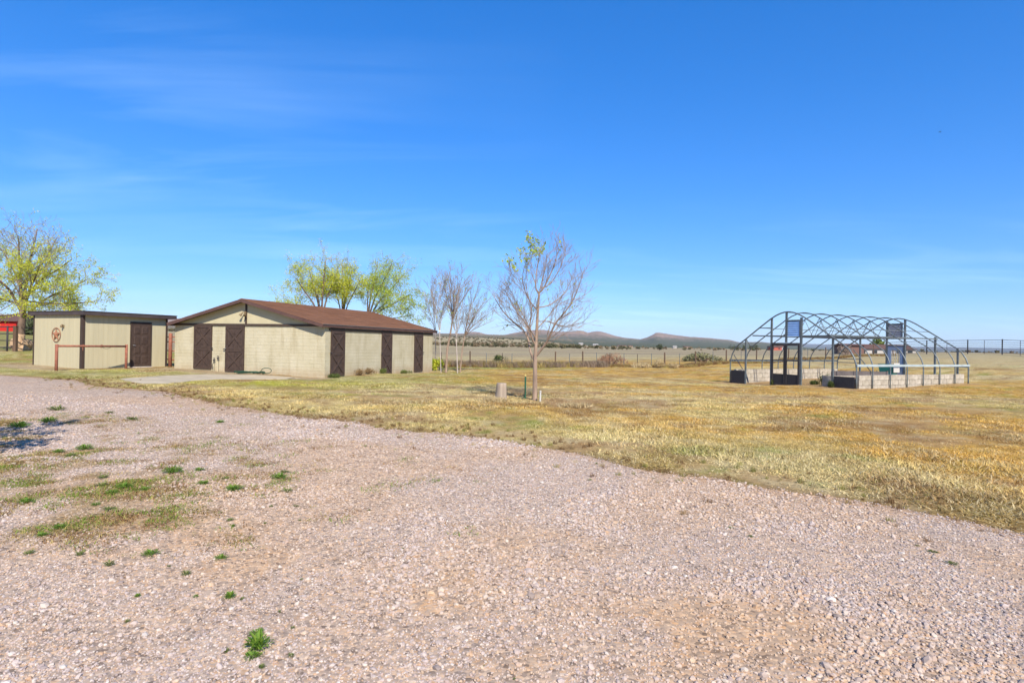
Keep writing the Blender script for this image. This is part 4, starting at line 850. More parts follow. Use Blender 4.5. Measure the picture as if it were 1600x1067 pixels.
# the bare tree in the middle of the field
Zt = lambda a, b: (650 + a / 3.68, 350 + b / 3.68)
TY = 15.76; T = Tree(11); cfg = dict(levels=3, step=[.155, .12, .11], **{'from': [.16, .15, .2]}, ang=(20, 44), len=[.95, .55, .32], up=[.05, .05, .03], wob=.10, rmin=.0034, rk=.45)
tb_ = at(835.6, 626, TY); g = hz(tb_.x, tb_.y)
trunk = [Vector((tb_.x, TY, g - .25))] + pxline([(835.6, 626), (836, 600), (836.2, 575), (836.5, 553), (837.8, 537), (839.4, 502), (841.4, 472), (842.6, 458)], TY)
T.wood.tube(trunk, [.085] + [.073 - .046 * min(1, i / (len(trunk) - 2)) ** .8 for i in range(len(trunk) - 1)], 10)
LIMBS = [([(838, 556), *[Zt(a, b) for a, b in ((740, 700), (772, 650), (812, 560), (868, 492), (930, 402), (990, 300), (1012, 232))]], .036, -.9),
         ([(836.5, 566), *[Zt(a, b) for a, b in ((655, 735), (642, 660), (604, 592), (545, 545), (482, 480), (432, 402), (420, 370))]], .034, .7),
         ([Zt(690, 700), *[Zt(a, b) for a, b in ((662, 640), (652, 560), (662, 470), (640, 380), (620, 300))]], .024, -.5),
         ([Zt(688, 690), *[Zt(a, b) for a, b in ((650, 625), (622, 530), (575, 440), (530, 365))]], .024, .9),
         ([Zt(706, 480), *[Zt(a, b) for a, b in ((770, 440), (840, 395), (905, 330), (950, 240))]], .018, .8),
         ([Zt(700, 560), *[Zt(a, b) for a, b in ((780, 545), (880, 575), (1000, 545))]], .012, -.6),
         ([Zt(703, 500), *[Zt(a, b) for a, b in ((650, 410), (610, 330), (600, 250), (615, 180))]], .016, -.7),
         ([Zt(708, 395), *[Zt(a, b) for a, b in ((690, 330), (692, 250), (705, 160), (725, 65))]], .024, .3),
         ([Zt(708, 395), *[Zt(a, b) for a, b in ((742, 330), (790, 240), (822, 160), (850, 80))]], .026, -.3),
         ([Zt(712, 380), *[Zt(a, b) for a, b in ((730, 290), (752, 200), (770, 110))]], .018, .9),
         ([Zt(720, 370), *[Zt(a, b) for a, b in ((790, 300), (860, 190), (893, 90))]], .016, .5),
         ([Zt(690, 660), *[Zt(a, b) for a, b in ((640, 575), (560, 470), (505, 370), (490, 340))]], .018, -1.0),
         ([Zt(700, 600), *[Zt(a, b) for a, b in ((760, 520), (830, 440), (920, 400), (985, 420))]], .014, 1.1)]
for P, r0, dy in LIMBS: T.branch(pxline([(P[0])] + [(837 + (x - 837) * (.90 if y > 440 else .84), y if y > 545 else 545 - (545 - y) * .90) for x, y in P[1:]], TY, dy), r0, .006, 0, cfg)
lc = at(829, 398, TY)
def pr_(p):
    d = math.hypot(p.x - lc.x, p.z - lc.z); return 1.0 if (d < .62 and p.x < lc.x + .42 and p.x - lc.x < (p.z - lc.z) * 1.2 + .22) else .02
T.leaves(480, .06, pr_, .035, 4)
T.finish('young_tree', 'nearly bare young tree with a few green leaves at its top, beside the stump', (tb_.x, TY, g), M['bark'], M['twig'], M['leaf_green'])

# leafy old tree behind the shed
TY = 38.0; T = Tree(21); b0 = at(32, 551, TY); g = hz(b0.x, b0.y)
tk = [Vector((b0.x, TY, g - .3))] + pxline([(30, 551), (31, 535), (33, 515), (35, 495), (37, 472)], TY)
tr_ = [.46, .44, .36, .31, .27, .25, .235, .225, .215, .205, .195, .185, .175, .165, .15, .14][:len(tk)]
low = MB(); low.tube(tk[:7], [r_ + .004 for r_ in tr_[:7]], 12); T.wood.tube(tk[5:], tr_[5:], 10)
for k in range(16):        # burls of the swollen foot
    a = k * 2.4; c = Vector((b0.x + math.cos(a) * .36, TY + math.sin(a) * .36, g + .12 + .11 * (k % 5))); rr = .20 + .06 * (k % 3)
    low.tube([c + Vector((0, 0, -rr * 1.0)), c + Vector((0, 0, -rr * .6)), c, c + Vector((.02, 0, rr * .6)), c + Vector((0, .02, rr * .98))], [rr * .2, rr * .8, rr, rr * .75, rr * .12], 9)
cfg = dict(levels=3, step=[.45, .34, .3], **{'from': [.18, .2, .2]}, ang=(22, 52), len=[2.5, 1.4, .75], up=[.04, .02, .0], wob=.13, rmin=.009, rk=.5)
for i, (ex, ey, dy, r0) in enumerate([(-40, 440, 1, .09), (-25, 395, -2, .1), (5, 372, 1.5, .1), (28, 348, -1, .11), (58, 338, .5, .11), (88, 352, 2, .1), (112, 385, -1.5, .1), (138, 415, 1, .09), (148, 452, -1, .08), (128, 470, 2, .06), (96, 455, -3, .07), (60, 400, -3, .09), (20, 420, 3, .08), (-30, 475, -1.5, .06), (75, 420, 3, .08)]):
    ey += 20; st_ = [(36, 478), (35, 490), (37, 470), (34, 500)][i % 4]; mid = (st_[0] + (ex - st_[0]) * .35, st_[1] + (ey - st_[1]) * .5)
    T.branch(pxline([st_, mid, (mid[0] + (ex - mid[0]) * .55, mid[1] + (ey - mid[1]) * .5), (ex, ey)], TY, dy), r0, .02, 0, cfg)
lo = at(50, 395, TY).z
T.leaves(26000, .08, lambda p: .05 + .75 * (1 - float(sstep(p.z, lo - 1.6, lo + 1.6))), .11, 5)
rt = T.finish('shade_tree', 'spring tree with yellow-green leaves and a swollen pale trunk behind the shed', (b0.x, TY, g), M['bark_dark'], M['twig_grey'], M['leaf_yellow'])
low.v = [(x - b0.x, y - TY, z - g) for x, y, z in low.v]; low.build('swollen_foot', M['bark_light'], rt, True)

# three leafy trees behind the barn
def back_tree(seed, bx_, ends, TY, lab, nl, leaf):
    T = Tree(seed); b0 = at(bx_, 556, TY); g = hz(b0.x, b0.y); top = (bx_, 505)
    tk = [Vector((b0.x, TY, g - .3)), Vector((b0.x, TY, g + .6)), at(bx_, 525, TY), at(*top, TY)]; T.wood.tube(smooth_line(tk), [.24 - .008 * i for i in range(10)], 10)
    cfg = dict(levels=3, step=[.5, .38, .3], **{'from': [.25, .2, .2]}, ang=(25, 55), len=[2.1, 1.3, .7], up=[.03, .0, -.03], wob=.15, rmin=.009, rk=.5)
    for i, (ex, ey, dy, r0) in enumerate(ends):
        ey += 10
        m1 = (top[0] + (ex - top[0]) * .3, top[1] + (ey - top[1]) * .42); m2 = (top[0] + (ex - top[0]) * .7, top[1] + (ey - top[1]) * .74)
        T.branch(pxline([top, m1, m2, (ex, ey)], TY, dy), r0, .02, 0, cfg)
    hi = at(bx_, 420, TY).z
    T.leaves(int(nl * 3.0), .085, lambda p: .12 + .8 * (1 - float(sstep(p.z, hi - .3, hi + 1.0))), .16, 5)
    T.finish('leafing_tree', lab, (b0.x, TY, g), M['bark_dark'], M['twig_grey'], leaf, group='leafing trees behind the barn')
back_tree(31, 502, [(447, 458, 1, .07), (462, 424, -1.5, .08), (482, 408, 1, .08), (508, 398, -.5, .09), (528, 408, 1.5, .08), (455, 482, -2, .05), (495, 440, 2.5, .06)], 44, 'yellow-green leafing tree with pale forked limbs behind the barn ridge near its gable', 4200, M['leaf_yellow'])
back_tree(32, 535, [(535, 405, 1, .08), (550, 412, -1, .08), (520, 430, 2, .06), (562, 428, -2, .06), (540, 440, 0, .06)], 46, 'leafing tree standing between two others behind the barn roof', 3000, M['leaf_yellow'])
back_tree(33, 574, [(590, 402, 1, .08), (612, 402, -1.5, .08), (630, 420, 1, .08), (640, 450, -1, .07), (648, 482, 1.5, .05), (575, 425, 2, .06), (605, 460, -2.5, .06)], 45, 'wide green leafing tree over the far end of the barn roof', 4600, M['leaf_green'])

# slender bare trees past the barn's far corner
def slim_tree(seed, P, TY, ends, lab, white, r0=.05):
    T = Tree(seed); b0 = at(P[0][0], P[0][1], TY); g = hz(b0.x, b0.y)
    tk = [Vector((b0.x, TY, g - .2)), Vector((b0.x, TY, g + .1))] + pxline(P[1:], TY); n = len(tk)
    T.wood.tube(tk, [r0 * (1 - .5 * i / n) for i in range(n)], 8)
    cfg = dict(levels=3, step=[.32, .25, .22], **{'from': [.05, .15, .2]}, ang=(16, 42), len=[1.5, .85, .5], up=[.08, .05, .03], wob=.10, rmin=.0075, rk=.5)
    for ex, ey, dy in ends:
        s0 = P[-1]; T.branch(pxline([s0, (s0[0] + (ex - s0[0]) * .35, s0[1] + (ey - s0[1]) * .45), (ex, ey)], TY, dy), r0 * .5, .011, 0, cfg)
    T.leaves(60, .08, lambda p: .3, .05, 3)
    pt = None
    if False:
        pt = MB(); k = max(3, int(n * .72)); pt.tube(tk[:k], [r0 * (1 - .5 * i / n) + .006 for i in range(k)], 8, False)
    T.finish('bare_tree', lab, (b0.x, TY, g), M['bark_pale'] if white else M['bark'], M['twig_grey'], M['leaf_green'], group='bare slender trees past the barn', paint=pt)
slim_tree(41, [(680, 574), (681, 545), (680, 520)], 38, [(662, 455, 1), (675, 445, -1), (690, 440, .5)], 'thin bare tree hard against the far barn corner', True, .035)
slim_tree(42, [(689, 580), (688, 550), (687, 520)], 34.6, [(672, 450, -1), (688, 436, 1), (700, 445, 0)], 'thin bare tree with pale lower trunk, second from the barn corner', True, .036)
slim_tree(43, [(697, 580), (699, 545), (704, 520), (707, 500)], 34.8, [(699, 426, 1), (722, 434, -1), (738, 446, .6), (712, 430, -.5), (690, 440, .8)], 'tallest bare tree of the clump, with a thick forking brown trunk', False, .075)
slim_tree(44, [(715, 582), (714, 555), (713, 530)], 34.4, [(700, 462, 1), (716, 448, -1), (728, 450, 1)], 'bare tree with a pale straight trunk beside a leaning darker one', True, .046)
slim_tree(45, [(719, 579), (722, 550), (726, 525)], 35.2, [(738, 468, -1), (752, 478, 1), (770, 486, -.5), (762, 470, -1), (772, 500, .6), (745, 455, 1.2)], 'leaning bare tree at the open field side of the clump', False, .05)

# tree that stands beside the camera, out of the frame, and shades the weedy island
T = Tree(51); bx_, by_ = -6.35, 4.5; g = 0
cfg = dict(levels=2, step=[.3, .26], **{'from': [.2, .2]}, ang=(25, 55), len=[.9, .5], up=[.02, 0], wob=.15, rmin=.008, rk=.5)
T.wood.tube([(bx_, by_, -.3), (bx_, by_, .8), (bx_ + .05, by_, 2.4)], [.14, .11, .09], 9)
for k in range(10):
    a = k * 2.4; e = Vector((bx_ + math.cos(a) * (.55 + .12 * (k % 3)), by_ + math.sin(a) * .8, 3.1 + .4 * (k % 4)))
    T.branch(smooth_line([Vector((bx_ + .05, by_, 1.9)), Vector((bx_ + .05, by_, 2.2)).lerp(e, .5) + Vector((0, 0, .1)), e]), .045, .012, 0, cfg)
T.leaves(2600, .085, lambda p: 1, .1, 4)
T.finish('drive_tree', 'small leafy tree at the edge of the weedy gravel island', (bx_, by_, 0), M['bark'], M['twig_grey'], M['leaf_green'])

# ------------------------------------------------------------------ small things round the young tree
sx_, sy_ = gnd(782.5, 627); rg = random.Random(4); m = MB(); n = 22; V = []
prof = [(0, .185), (.05, .165), (.2, .148), (.36, .138), (.455, .132), (.47, .122)]
jit = [1 + rg.uniform(-.045, .045) for _ in range(n)]
for z, r_ in prof: V += [(math.cos(2 * math.pi * k / n) * r_ * jit[k] + z * .03, math.sin(2 * math.pi * k / n) * r_ * jit[k], z - (.06 if z == 0 else 0)) for k in range(n)]
m.add(V, [(i * n + k, i * n + (k + 1) % n, (i + 1) * n + (k + 1) % n, (i + 1) * n + k) for i in range(len(prof) - 1) for k in range(n)] + [tuple((len(prof) - 1) * n + k for k in range(n))])
tag(m.build('tree_stump', M['stump'], None, True, (sx_, sy_, hz(sx_, sy_))), 'weathered grey log stump standing in the field near the young tree', 'stump')
tx, ty = gnd(820.5, 624); tp = thing('t_post', 'green steel post with a yellow cap and hose wound at its foot', 'post', (tx, ty, hz(tx, ty)))
m = MB(); m.box(-.022, .022, -.003, .003, -.2, .62); m.box(-.004, .004, -.034, -.0035, -.2, .62)
for k in range(9): m.box(-.008, .008, .0035, .012, .06 + k * .06, .08 + k * .06)
m.build('post_body', M['tgreen'], tp); MB().box(-.018, .018, -.03, .006, .621, .68).build('cap', M['tyellow'], tp)
m = MB(); m.tube([(.0, -.05, .3), (-.01, -.05, .12), (-.06, -.06, .03), (-.13, -.08, .015), (-.1, -.02, .015)], .012, 6); m.build('hose_piece', M['hose'], tp)
wx, wy = gnd(844, 628); wp = thing('white_pipe', 'short white upright pipe beside the young tree trunk', 'pipe', (wx, wy, hz(wx, wy)))
MB().tube([(0, 0, -.1), (.004, 0, .26), (.004, 0, .265)], [.024, .024, .024], 10).build('pipe_body', M['white_pvc'], wp); MB().tube([(.004, 0, .262), (.004, 0, .275), (.004, 0, .285)], [.03, .03, .018], 10).build('pipe_cap', M['white_pvc'], wp)

# ------------------------------------------------------------------ fences across the field
def hzv(v): return hz(v[0], v[1])
FL = [at(640, 560, 41), at(735, 560, 43.5), at(870, 560, 44), at(1040, 560, 45), at(1135, 560, 50), at(1235, 560, 55), at(1395, 560, 64)]
def on_fence(px):        # where the line of sight at a photo column crosses the fence line
    u, _ = ray(px, 560)
    for a, b in zip(FL[:-1], FL[1:]):
        t = (a.x - u * a.y) / ((a.x - u * a.y) - (b.x - u * b.y) + 1e-9)
        if -0.001 <= t <= 1.001: p = a.lerp(b, t); return Vector((p.x, p.y, hz(p.x, p.y)))
    p = FL[-1]; return Vector((p.x, p.y, hz(p.x, p.y)))
wf = thing('wire_fence', 'low wire fence on brown and steel posts along the back of the field', 'fence', (0, 0, 0))
posts = [(645, 0), (690, 1), (735, 2), (760, 0), (785, 1), (800, 0), (830, 1), (868, 2), (890, 0), (911, 2), (932, 0), (953, 1), (975, 0), (996, 1), (1018, 0), (1039, 2), (1062, 0), (1087, 2), (1114, 0), (1135, 2), (1158, 0), (1182, 2), (1207, 0), (1232, 2), (1262, 0), (1290, 2), (1330, 0), (1365, 2), (1395, 2)]
tops = []; rg = random.Random(12)
for px, kd in posts:
    p = on_fence(px); h = 1.02 + (.12 if kd == 2 else rg.uniform(-.04, .05)); lean = rg.uniform(-.03, .03)
    m = MB()
    if kd == 2: m.tube([(p.x, p.y, p.z - .3), (p.x + lean, p.y, p.z + h)], [.055, .048], 8); m.build('wood_post', M['post_wood'], wf)
    else: m.box(p.x - .02, p.x + .02, p.y - .004, p.y + .004, p.z - .3, p.z + h); m.box(p.x - .004, p.x + .004, p.y - .03, p.y - .0045, p.z - .3, p.z + h); m.build('steel_post', M['tpost' if kd else 'galv'], wf)
    tops.append(p)
for z in (.98, .78, .58, .38, .18):
    m = MB(); m.tube([q + Vector((0, .035, z + rg.uniform(-.015, .015))) for q in tops], .005, 4); m.build('wire', M['wire'], wf)
# tall pipe panels on the rise to the right
pp = thing('corral_fence', 'tall dark pipe panel fence on the rise at the field edge', 'fence', (0, 0, 0))
CP = [at(1385, 550, 66), at(1448, 550, 64), at(1512, 550, 62), at(1566, 550, 57), at(1625, 550, 52), at(1720, 550, 46)]
for i, (a, b) in enumerate(zip(CP[:-1], CP[1:])):
    za, zb = hz(a.x, a.y), hz(b.x, b.y)
    for z in (1.42, 1.2, 1.0, .8, .6, .4, .2):
        m = MB(); m.tube([(a.x, a.y, za + z), (b.x, b.y, zb + z)], .024 if z > 1.3 else .017, 6); m.build('rail', M['black_pipe'], pp)
    c = a.lerp(b, .5); zc_ = hz(c.x, c.y); m = MB(); m.tube([(c.x, c.y, zc_ - .2), (c.x, c.y, zc_ + 1.42)], .022, 6); m.build('stile', M['black_pipe'], pp)
for a in CP:
    z = hz(a.x, a.y); m = MB(); m.tube([(a.x, a.y, z - .3), (a.x, a.y, z + 1.5)], .055, 8); m.build('post', M['black_pipe'], pp)

# ------------------------------------------------------------------ bushes and mounds
def leafball(seed, n, rx, ry, rz_, size, flat=.2, stalk=False, mound=False):
    rg = random.Random(seed); m = MB(); lobes = [(Vector((rg.uniform(-.55, .55) * rx, rg.uniform(-.55, .55) * ry, rz_ * rg.uniform(.35, .75))), rg.uniform(.35, .62)) for _ in range(8)]
    for _ in range(n):
        c, k = rg.choice(lobes); d = Vector((rg.gauss(0, 1), rg.gauss(0, 1), rg.gauss(0, 1))).normalized() * (rg.random() ** .45) * k
        p = c + Vector((d.x * rx, d.y * ry, d.z * rz_)); p.z *= (max(.12, 1 - (p.x / rx) ** 2) if mound else 1); p.z = max(p.z, .02)
        a = Vector((rg.gauss(0, 1), rg.gauss(0, 1), rg.gauss(0, 1) + (1.5 if stalk else 0))).normalized(); b = a.cross(Vector((rg.gauss(0, 1), rg.gauss(0, 1), rg.gauss(0, 1)))).normalized()
        s = size * rg.uniform(.6, 1.4); a *= s * (1.2 if stalk else .6); b *= s * (.12 if stalk else .4)
        m.add([p - a, p + b, p + a, p - b], [(0, 1, 2, 3)])
    return m
def bush(name, label, cat, px, py, Y, wpx, hpx, n, mt, seed, size=None, stalk=False, group=None, mound=False):
    w_, h_ = wpx * Y / F, hpx * Y / F; p = at(px, py, Y); z = hz(p.x, p.y); root = thing(name, label, cat, (p.x, p.y, z), 0, group)
    leafball(seed, n, w_ / 2, w_ / 2, h_, size or w_ * .09, stalk=stalk, mound=mound).build('foliage', M[mt], root)
    m = MB(); rg = random.Random(seed)
    for k in range(5): a = k * 1.26; m.tube([(0, 0, -.1), (math.cos(a) * w_ * .12, math.sin(a) * w_ * .12, h_ * .3), (math.cos(a) * w_ * .26, math.sin(a) * w_ * .26, h_ * .62)], [w_ * .03, w_ * .02, w_ * .008], 5)
    m.build('stems', M['bark'], root); return root
bush('round_bush', 'round dark green bush growing at the wire fence', 'bush', 778, 566, 45.5, 22, 17, 900, 'leaf_bush', 61)
bush('round_bush', 'small dark bush beside the round one at the wire fence', 'bush', 791, 566, 46, 8, 15, 300, 'leaf_dark', 62)
bush('shrub_thicket', 'wide grey-green shrub thicket behind the wire fence', 'bush', 1098, 568, 54, 70, 12, 1300, 'leaf_sage', 63, .15, mound=True)
bush('brush_pile', 'reddish heap of dry brush behind the wire fence', 'brush', 957, 573, 47, 56, 17, 1600, 'leaf_red', 64, .13, True, mound=True)
bush('tumbleweed', 'round tan tumbleweed lying before the wire fence', 'tumbleweed', 1030, 575, 43, 18, 10, 700, 'leaf_straw', 65, .12, True)
bush('tumbleweed', 'long flat tan heap of tumbleweed beside the round one', 'tumbleweed', 1002, 575, 43.3, 36, 6, 700, 'leaf_straw', 66, .12, True)
bush('tumbleweed', 'flat tan tumbleweed on the corral side of the round one', 'tumbleweed', 1052, 574, 43.2, 18, 6, 400, 'leaf_straw', 67, .12, True)
bush('juniper', 'dark rounded juniper alone on the pale plain below the mesa', 'tree', 1030, 546, 260, 13, 9, 500, 'leaf_dark', 68)
for i, (px, h_) in enumerate(((1144, 9), (1154, 7), (1163, 8), (1173, 8), (1182, 9))):
    bush('windbreak_tree', 'dark dense tree in the short row on the far plain', 'tree', px, 545, 330, 11, h_, 260, 'leaf_dark', 70 + i, group='dark tree row on the plain')
bush('corner_bush', 'golden green bush at the far corner of the barn', 'bush', 683, 577, 37.2, 22, 15, 900, 'leaf_yellow', 80, .12)
bush('dark_tree', 'dark bushy tree beyond the panel behind the shed', 'tree', 47, 530, 62, 26, 20, 900, 'leaf_dark', 81, .35)
bush('house_tree', 'pale leafing tree standing behind the low ranch house', 'tree', 1373, 556, 140, 30, 20, 900, 'leaf_olive', 82, .45)
bush('greyish_shrub', 'purplish grey shrub beside the brown outbuilding', 'bush', 1320, 566, 75, 20, 15, 600, 'twig', 83, .2, True)
for i, (px, py, Y, w_, h_) in enumerate(((1207, 603, 26.4, 11, 8), (1287, 603, 24.6, 20, 17), (1297, 605, 23.6, 12, 8), (1272, 601, 26, 14, 5))):
    bush('greenhouse_weed', 'green weed clump growing inside the greenhouse frame', 'weed', px, py, Y, w_, h_, 420, 'leaf_bush', 90 + i, .07, True, 'weeds inside the greenhouse')
for i, (y_, w_, h_, mt, lab) in enumerate(((.3, 24, 6, 'leaf_bush', 'green weed at the barn corner under the first side door'), (2.3, 20, 10, 'leaf_dry', 'tall dry weed against the barn side between the first two doors'), (3.2, 22, 9, 'leaf_dry', 'brown dry weed beside the taller one on the barn side'), (4.3, 12, 7, 'leaf_olive', 'olive weed at the middle side door of the barn'), (6.6, 28, 5, 'leaf_olive', 'low olive weed between the last two side doors'))):
    p = loc2w(BC, TH, .28, y_); z = hz(p.x, p.y); root = thing('wall_weed', lab, 'weed', (p.x, p.y, z)); leafball(100 + i, 420, w_ * p.y / F / 2, .22, h_ * p.y / F, .06, stalk=True).build('stalks', M[mt], root)
# mulch ring and straw heap by the young tree
for i, (px, py, w_, h_, lab) in enumerate(((768, 628, .5, .07, 'low heap of dry cut grass beside the stump'), (893, 636, .55, .07, 'low heap of dry straw past the young tree'))):
    x, y = gnd(px, py); root = thing('straw_heap', lab, 'straw', (x, y, hz(x, y))); leafball(110 + i, 500, w_, .3, h_, .07, stalk=True).build('straw', M['leaf_straw'], root)

# ------------------------------------------------------------------ far buildings
def far_house(name, label, px, py, Y, L_, D_, h_, rise, mt, roof, rz=0.0, wins=3, sink=1.0, base=None):
    p = at(px, py, Y); z = hz(p.x, p.y) if base is None else base; o = thing(name, label, 'building', (p.x, p.y, z), rz)
    MB().box(-L_ / 2, L_ / 2, 0, D_, -sink, h_).build('wall', M[mt], o)
    m = MB(); e = .35; m.add([(-L_ / 2 - e, -e, h_ + .01), (L_ / 2 + e, -e, h_ + .01), (L_ / 2 + e, D_ + e, h_ + .01), (-L_ / 2 - e, D_ + e, h_ + .01), (-L_ / 2 - e, D_ / 2, h_ + rise), (L_ / 2 + e, D_ / 2, h_ + rise)], [(0, 1, 5, 4), (2, 3, 4, 5), (0, 4, 3), (1, 2, 5), (0, 3, 2, 1)]); m.build('roof', M[roof], o)
    for k in range(wins):
        x = -L_ / 2 + L_ * (k + .5) / wins; MB().box(x - .5, x + .5, -.04, -.005, h_ * .38, h_ * .8).build('window', M['far_glass'], o)
    return o
p = at(0, 512, 80)
far_house('red_building', 'red building with a brown roof beyond the livestock panels', -5, 510, 80, 5.2, 5, 1.05, .95, 'red_wall', 'far_roof', 0, 0, 1.5, 2.3)
o = far_house('ranch_house', 'low white ranch house seen through the far end of the greenhouse', 1385, 556, 120, 12, 7, 1.5, 1.0, 'far_white', 'far_roof', 0, 5, 2, .35)
far_house('outbuilding', 'brown outbuilding beside the low ranch house', 1335, 558, 110, 3.6, 4, 2.1, .35, 'far_brown', 'far_roof', 0, 0, 2, .3)
far_house('far_house', 'tiny red house on the plain framed by the greenhouse doors', 1213, 548, 420, 8, 6, 2.2, 1.0, 'far_red', 'far_roof', 0, 2, 2)
far_house('far_house', 'tiny white house beside the tiny red one on the plain', 1224, 548, 425, 5, 6, 2.6, 1.2, 'far_white', 'far_roof', 0, 1, 2)
for i, (px, py, Y, L_, mt, lab) in enumerate(((908, 538, 800, 9, 'far_white', 'white house on the slope below the reddish hills, nearer the young tree'), (931, 540, 780, 11, 'far_white', 'white house on the slope below the dip of the reddish hills'), (972, 541, 820, 20, 'far_tan', 'long tan house at the foot of the hills before the mesa'), (985, 542, 800, 10, 'far_tan', 'small tan house beside the long tan one'), (1074, 545, 760, 14, 'far_tan', 'tan house on the plain on the corral side of the mesa'), (1055, 545, 800, 8, 'far_white', 'white house on the plain right under the mesa'))):
    far_house('far_house', lab, px, py, Y, L_ * .6, 6, 2.0, 1.0, mt, 'far_roof' if mt != 'far_white' else 'far_white', 0, 2, 3)
bd = thing('bird', 'tiny dark bird flying high over the greenhouse', 'bird', at(1470, 206, 90))
MB().tube([(-.16, 0, 0), (-.08, 0, .01), (.05, 0, 0), (.13, 0, .02), (.17, 0, .02)], [.01, .05, .055, .035, .008], 8).build('body', M['black_pipe'], bd, True)
for s in (-1, 1): MB().add([(-.05, 0, .02), (.07, 0, .02), (.02, s * .17, .09), (-.04, s * .17, .09), (-.09, s * .36, .03), (-.05, 0, .01), (.07, 0, .01), (.02, s * .17, .08)], [(0, 1, 2, 3), (3, 2, 4), (5, 6, 1, 0), (6, 7, 2, 1)]).build('wing', M['black_pipe'], bd)

# ------------------------------------------------------------------ scattered ground cover
NP = np.random.default_rng(7)
# gravel stones on the near drive
def stone_mesh(seed):
    import bmesh
    rg = random.Random(seed); bm = bmesh.new(); bmesh.ops.create_icosphere(bm, subdivisions=1, radius=1)
    ax = (rg.uniform(.8, 1.25), rg.uniform(.65, 1.0), rg.uniform(.45, .75))
    for v in bm.verts:
        k = rg.uniform(.72, 1.18); v.co = Vector((v.co.x * ax[0] * k, v.co.y * ax[1] * k, v.co.z * ax[2] * k))
    me = bpy.data.meshes.new('stone'); bm.to_mesh(me); bm.free(); me.materials.append(M['stone_i']); return me
stones = [stone_mesh(i) for i in range(9)]
n = 560000; yy = 1.6 + (15.5 - 1.6) * NP.random(n) ** 1.35; xx = (NP.random(n) * 2 - 1) * (yy * .95 + 2.3)
keep = (yy < edge(xx) + NP.normal(0, .10, n)) & (NP.random(n) < 1 - .85 * sstep(yy, 8, 15.5)) & (NP.random(n) < 1.0 - .72 * drive_dirt(xx, yy) - .6 * weedmask(xx, yy)); xx, yy = xx[keep], yy[keep]; n = len(xx)
sz = np.clip(np.exp(NP.normal(math.log(.0060), .42, n)), .003, .022) * (1 + .035 * (yy - 2)) * (.85 + .5 * sstep(fbm(xx * .7, yy * .7, 171, 3), .4, .65))
PAL = np.array([lin(*c, .62)[:3] for c in ((214, 200, 196), (200, 186, 184), (228, 216, 206), (186, 172, 172), (222, 196, 172), (206, 164, 122), (236, 230, 224), (150, 138, 140), (196, 172, 164), (214, 184, 150), (168, 152, 152), (122, 112, 114))])
pi = NP.choice(len(PAL), n, p=[.18, .17, .10, .13, .09, .04, .04, .06, .09, .05, .03, .02]); tint = PAL[pi] * NP.uniform(.86, 1.1, (n, 1)) * np.array([1.0, .945, .86])
tint = tint * .68 + np.array(lin(206, 188, 176, .60)[:3]) * .32; tint = lerp(tint, DIRT, .5 * drive_dirt(xx, yy)); tint = lerp(tint, WEEDY, .6 * weedmask(xx, yy))
pz = hgt(xx, yy) + .02 + sz * .18
gr = scatter('gravel', np.c_[xx, yy, pz], np.c_[NP.normal(0, .35, n), NP.normal(0, .35, n), NP.random(n) * 6.28], np.repeat(sz[:, None], 3, 1), tint, NP.integers(0, 9, n), stones)
tag(gr, 'loose pinkish grey gravel stones on the near drive', 'gravel', kind='stuff')

def tuft_mesh(seed, nb, h, spread, wd, lean=.5):
    rg = random.Random(seed); m = MB()
    for _ in range(nb):
        a = rg.uniform(0, 6.28); r_ = spread * rg.random() ** .6; b = Vector((math.cos(a) * r_, math.sin(a) * r_, -.004)); l = h * rg.uniform(.5, 1.2); d = rg.uniform(0, 6.28); k = rg.uniform(.1, lean) * l
        t = b + Vector((math.cos(d) * k, math.sin(d) * k, l)); mid = b.lerp(t, .5) + Vector((-math.cos(d) * k * .2, -math.sin(d) * k * .2, l * .08)); s = Vector((-math.sin(d), math.cos(d), 0)) * wd * rg.uniform(.7, 1.3)
        m.add([b - s, b + s, mid + s * .7, mid - s * .7, t], [(0, 1, 2, 3), (3, 2, 4)])
    return m.mesh('tuft', M['blade_i'])
tufts = [tuft_mesh(200 + i, 18, .022 + .006 * i, .075 + .012 * i, .0032, 1.5) for i in range(6)]
n = 185000; yy = (2.2 ** .7 + (47 ** .7 - 2.2 ** .7) * NP.random(n)) ** (1 / .7); xx = (NP.random(n) * 2 - 1) * (yy * .95 + 3.2)
ed = yy - edge(xx); keep = ((ed > -.05) | ((ed > -.5) & (NP.random(n) < .10 * (1 + ed * 2) + .25 * (fbm(xx * 2, yy * 2, 133, 3) > .6)))) & ~inbox(xx, yy, BC, TH, -BW - .1, .1, -.1, BD + .1) & ~inbox(xx, yy, SC, T2, -SA - .1, .15, -.1, SB + .1) & ~inpoly(xx, yy, PATHW)
keep &= ~(inbox(xx, yy, GC, T3, .05, GW - .05, .1, GL) & (NP.random(n) < .9)) & ~((inbox(xx, yy, BC, TH, -9, .4, -1.3, 0) | inbox(xx, yy, SC, T2, -4.4, .4, -1.6, .1)) & (NP.random(n) < .85))
thin = fbm(xx * .8, yy * .8, 131, 4); keep &= NP.random(n) < .12 + 1.1 * sstep(thin, .38, .60)
keep &= ~((ed < 1.0) & (NP.random(n) < .55 * (1 - np.clip(ed, 0, 1)) + .1))
xx, yy = xx[keep], yy[keep]; n = len(xx)
tint = fieldcol(xx, yy) * NP.uniform(.85, 1.75, (n, 1)) * np.array([1.0, 1.0, .92]); pk = NP.random(n)[:, None]
tint = np.where(pk < .16, GREEN * .3 + tint * .7, np.where(pk > .74, PALE * .7 + tint * .45, tint))
